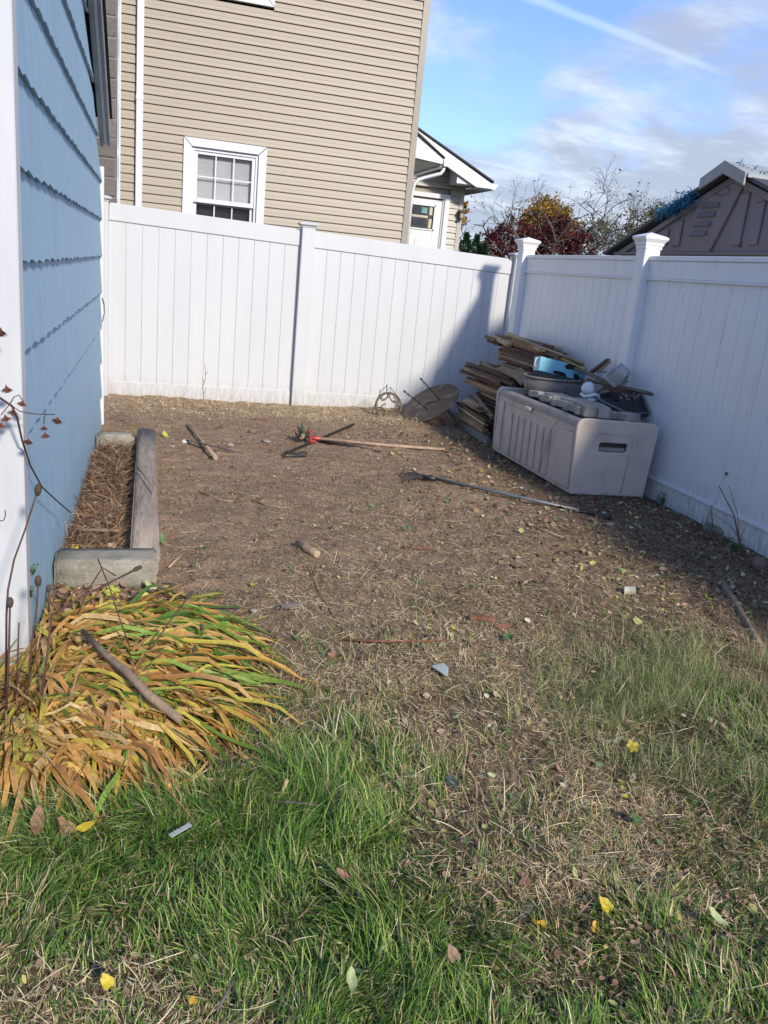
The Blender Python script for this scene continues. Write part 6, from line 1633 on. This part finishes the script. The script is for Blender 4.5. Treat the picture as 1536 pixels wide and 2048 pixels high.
# small leaves and scraps
def litter(name, label, n, dens, smin, smax, pal, w=None, y0=.8, y1=8.8, zj=.012, yb=0., flatn=.55):
    x, y = scatter(n, dens, -.4, 3.70, y0, y1, yb); s = rng.uniform(smin, smax, n)[:, None]
    a = rng.uniform(0, 6.28, n); d = np.stack([np.cos(a), np.sin(a), rng.normal(0, flatn * .5, n)], 1)
    e = np.stack([-np.sin(a), np.cos(a), rng.normal(0, flatn, n)], 1) * rng.uniform(.35, .75, (n, 1))
    up = np.stack([np.zeros(n), np.zeros(n), rng.uniform(.05, .5, n)], 1)
    c0 = np.stack([x, y, gh(x, y) + .003 + rng.random(n) * zj], 1)
    V = np.stack([c0 - d * s + up * s * .6, c0 - d * s * .3 + e * s + up * s * .5, c0 + d * s * .45 + e * s * .8 + up * s * .3, c0 + d * s * 1.05 + up * s, c0 + d * s * .4 - e * s * .85 + up * s * .5, c0 - d * s * .4 - e * s * .8 + up * s * .2, c0], 1)
    V[:, :, 2] = np.maximum(V[:, :, 2], gh(V[:, :, 0], V[:, :, 1]) + .0015)
    b_ = (np.arange(n) * 7)[:, None]; F = np.concatenate([b_ + np.array([6, k, (k + 1) % 6]) for k in range(6)], 0)
    c = pick(pal, n, w, .25)
    o = tri_mesh(name, V.reshape(-1, 3), F, LITM, np.repeat(c, 7, 0)); return tag(o, label, 'leaves', kind='stuff')
PAL_L = np.array([(.27, .17, .11), (.38, .27, .18), (.17, .10, .065), (.50, .44, .14), (.34, .36, .14), (.13, .18, .08), (.52, .46, .32), (.30, .19, .11)])
litter('leaf_litter', 'small brown, yellow and green leaf scraps over the middle of the yard', 2600, lambda x, y: okp(x, y) * np.clip(mapval(SMAP, x, y) * 1.2 - .05, 0, 1) * (fbm(x, y, 3, 3, 120) > .42), .005, .017, PAL_L, [5, 4, 5, 2, 2.5, 3, 2.5, 2], y1=6)
litter('leaf_litter', 'denser brown dead leaves among the straw at the lower right', 420, lambda x, y: np.clip(1 - np.hypot((x - 1.15) / .45, (y - 1.42) / .30), 0, 1), .004, .010, PAL_L[[0, 1, 2, 7, 3, 5]], [5, 4, 5, 4, 1, 1], y1=2.2)
litter('leaf_litter', 'dull brown leaf scraps on the shaded soil near the box and fence', 2600, lambda x, y: np.clip((x - 1.5) / 1.5, 0, 1) * (y > 3.1), .006, .024, PAL_L, [5, 3, 6, 1.6, 2.2, 2, 2, 1.5], y0=3, y1=7.6)
litter('leaf_litter', 'brown crumpled leaves lying in the narrow bed', 420, lambda x, y: bed(x, y) * 1.0, .012, .03, PAL_L[[0, 1, 2, 6]], [5, 4, 4, 1], y0=3.8, y1=6.5, zj=.03)
litter('leaf_litter', 'brown curled leaves packed between the concrete block and the daylilies', 260, lambda x, y: ((x < .12) & (y > 3.15) & (y < 3.66)) * 1.0, .010, .026, PAL_L[[0, 1, 2, 6, 3]], [5, 5, 3, 2, 1], y0=3.1, y1=3.7, zj=.02)
# crumbs of soil and pebbles
n = 24000; x, y = scatter(n, lambda x, y: okp(x, y) * (1 - .85 * np.clip(mapval(GMAP, x, y) * 2, 0, 1)) * (.3 + (fbm(x, y, 5, 3, 130) > .5)), -.4, 3.7, 1.0, 8.85)
s = rng.uniform(.0018, .007, n) * (1 + (rng.random(n) < .02) * 1.6); c0 = np.stack([x, y, gh(x, y) + s * .2], 1)
D = np.array([(1, 0, 0), (-1, 0, 0), (0, 1, 0), (0, -1, 0), (0, 0, .8), (0, 0, -.8)], float)
V = c0[:, None, :] + D[None] * s[:, None, None] * rng.uniform(.6, 1.3, (n, 6, 1))
b_ = (np.arange(n) * 6)[:, None]; F = np.concatenate([b_ + np.array(t) for t in ((0, 2, 4), (2, 1, 4), (1, 3, 4), (3, 0, 4), (2, 0, 5), (1, 2, 5), (3, 1, 5), (0, 3, 5))], 0)
c = pick(np.array([(.20, .14, .095), (.13, .088, .06), (.30, .23, .165), (.46, .41, .34)]), n, [6, 5, 3, .5])
tag(tri_mesh('soil_crumbs', V.reshape(-1, 3), F, STRAWM, np.repeat(c, 6, 0)), 'crumbs of soil and tiny pebbles over the bare ground', 'soil', kind='stuff')
# fallen twigs: thin dark roots on the soil
n = 900; x, y = scatter(n, lambda x, y: okp(x, y) * (y > 3.2) * 1.0, -.3, 3.6, 3.2, 8.6)
c = pick(np.array([(.05, .032, .022), (.09, .055, .035), (.14, .09, .06)]), n)
tag(ribbons('root_threads', STRAWM, np.stack([x, y, gh(x, y) + .003], 1), rng.uniform(.05, .22, n), rng.uniform(.0018, .0034, n), rng.uniform(0, 6.28, n), rng.normal(1.48, .08, n), rng.uniform(0, .1, n), c, c, 6, azc=rng.normal(0, 1.3, n), taper=[.6, 1, 1, .9, .8, .5, 0]), 'thin dark roots and twigs strewn on the bare soil', 'twigs', kind='stuff')
# round leaved ground weeds
n = 420; x, y = scatter(n, lambda x, y: okp(x, y) * np.clip(mapval(SMAP, x, y) + .2 * (x > 1.0), 0, 1) * (fbm(x, y, 4, 2, 140) > .52), -.3, 3.5, 1.2, 6.5)
litter('ground_weeds', 'little green weed leaves scattered through the straw', 500, lambda x, y: okp(x, y) * np.clip(mapval(SMAP, x, y), 0, 1) * (fbm(x, y, 4, 2, 140) > .55), .006, .014, np.array([(.10, .16, .06), (.15, .21, .08), (.08, .12, .07), (.22, .27, .12)]), None, y1=6.2, zj=.02)

# ------------------------------------------------------------ the flattened daylily clump
lily = thing('daylily_clump', 'big flopped clump of orange, yellow and green strap leaves at the left', 'plant', (-0.1, 2.6, 0))
NL = 1750
r = np.random.default_rng(5)
GREEN = np.array([(0.17, 0.31, 0.05), (0.27, 0.42, 0.07), (0.12, 0.24, 0.04)]); YEL = np.array([(0.62, 0.53, 0.08), (0.74, 0.53, 0.10), (0.48, 0.50, 0.08)]); ORG = np.array([(0.70, 0.38, 0.095), (0.76, 0.47, 0.15), (0.56, 0.28, 0.08), (0.74, 0.54, 0.24), (0.40, 0.20, 0.07), (0.66, 0.40, 0.13)])
def mound(x, y):
    q = np.clip(1 - (np.hypot((x + 0.05) / 0.62, (y - 2.62) / 0.66)) ** 2, 0, 1)
    return 0.07 * q ** 0.6
stuffV, stuffF, stuffC, nb, nparts = [], [], [], 0, 0
order = r.permutation(NL)
for ii in range(NL):
    band = r.random()
    # crowns along the wall; leaves stream to the right and swing towards the camera
    by = r.uniform(2.22, 3.20); bx = -0.40 + r.random() ** 1.5 * 0.36
    if by > 2.82: bx = max(bx, -.375)
    t_ = (by - 2.22) / .98
    az = R(-34 + 44 * t_) + r.normal(0, .48) ; bend = R(r.normal(-8 - 8 * t_, 34))
    L_ = r.uniform(.36, .78) * (1.0 if t_ > .25 else .85)
    if r.random() < .22: az += r.normal(0, 1.1); L_ *= .75
    if bx < -.3 and r.random() < .25: az = R(r.uniform(-110, -50)); L_ *= .62
    if by < 2.5: L_ *= .78
    wd = r.uniform(.0045, .0095); n = 11
    hmax = r.uniform(.01, .075) * (1.5 if r.random() < .1 else 1); layer = r.random() ** .8
    s = np.linspace(0, 1, n + 1); kk = r.uniform(.3, .95); a = (s > kk) * r.normal(0, .75) + az + bend * s + .45 * np.sin(s * r.uniform(3, 8) + r.uniform(0, 6)) * r.random()
    st = L_ / n; px_ = bx + np.concatenate([[0], np.cumsum(np.cos(a[:-1]) * st)]); py_ = by + np.concatenate([[0], np.cumsum(np.sin(a[:-1]) * st)])
    px_ = np.where((px_ < -.395) & (py_ > 2.82), -.395, px_)
    pz = gh(px_, py_) + .006 + mound(px_, py_) * layer + hmax * np.sin(np.pi * np.clip(s * 1.12, 0, 1)) * (1 - .5 * s) - (s > kk) * hmax * .35 + .008 * np.sin(s * r.uniform(8, 20) + r.uniform(0, 6))
    prof = np.clip(np.minimum(.55 + s * 2.2, 1.05), 0, 1) * np.clip((1 - s) * 3.0, 0.03, 1)
    sx, sy = -np.sin(a), np.cos(a); tw = r.normal(0, .5) + r.normal(0, 1.1) * s
    w = wd * prof
    cx_, sz_ = np.cos(tw), np.sin(tw)
    Lp = np.stack([px_ - sx * w * cx_, py_ - sy * w * cx_, pz - w * sz_ + w * .35], 1)
    Mp = np.stack([px_, py_, pz], 1)
    Rp = np.stack([px_ + sx * w * cx_, py_ + sy * w * cx_, pz + w * sz_ + w * .35], 1)
    V = np.stack([Lp, Mp, Rp], 1).reshape(-1, 3)
    V[:, 2] = np.maximum(V[:, 2], gh(V[:, 0], V[:, 1]) + .003)
    F = []
    for k in range(n):
        q = 3 * k; F += [(q, q + 1, q + 4, q + 3), (q + 1, q + 2, q + 5, q + 4)]
    xm = bx + .5 * L_ * math.cos(az); gg = min(max((xm + .22) / .42, 0), 1) * (.35 + .65 * t_)
    porg = .80 - .62 * gg
    u = r.random()
    if u < porg: c0 = ORG[r.integers(len(ORG))]; c1 = ORG[r.integers(len(ORG))]; 
    elif u < porg + .20: c0 = YEL[r.integers(3)]; c1 = ORG[r.integers(4)] if r.random() < .6 else YEL[r.integers(3)]
    else: c0 = GREEN[r.integers(3)]; c1 = YEL[r.integers(3)] if r.random() < .55 else GREEN[r.integers(3)]
    if layer < .25: c0 = c0 * .75; c1 = c1 * .75  # leaves low in the mound darkened, shade between the layers put into their colour
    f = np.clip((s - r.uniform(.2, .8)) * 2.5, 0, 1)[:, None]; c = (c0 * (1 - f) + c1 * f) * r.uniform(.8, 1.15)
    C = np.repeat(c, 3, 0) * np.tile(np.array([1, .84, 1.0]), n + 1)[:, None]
    if layer > .62 and nparts < 290:
        nparts += 1
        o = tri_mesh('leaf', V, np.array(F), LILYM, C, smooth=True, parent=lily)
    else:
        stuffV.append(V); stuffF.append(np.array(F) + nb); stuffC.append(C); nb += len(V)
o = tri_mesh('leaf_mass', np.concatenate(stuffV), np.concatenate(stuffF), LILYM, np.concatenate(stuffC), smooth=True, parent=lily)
o['kind'] = 'stuff'
# thin upright stems and narrow dry leaves at the crown by the wall
n = 420; x = rng.uniform(-.62, -.22, n); y = rng.uniform(2.2, 2.95, n); k = (x > -.39) | (y < 2.80); x, y = x[k], y[k]; n = len(x)
c = pick(np.array([(.45, .25, .11), (.52, .36, .18), (.18, .26, .05), (.42, .38, .09), (.30, .15, .07)]), n)
o = ribbons('crown_leaves', LILYM, np.stack([x, y, gh(x, y)], 1), rng.uniform(.10, .30, n), rng.uniform(.006, .013, n), rng.normal(-.7, 1.3, n), rng.uniform(.1, .7, n), rng.uniform(.8, 2.4, n), c * .8, c * 1.1, 8, parent=lily)
o['kind'] = 'stuff'
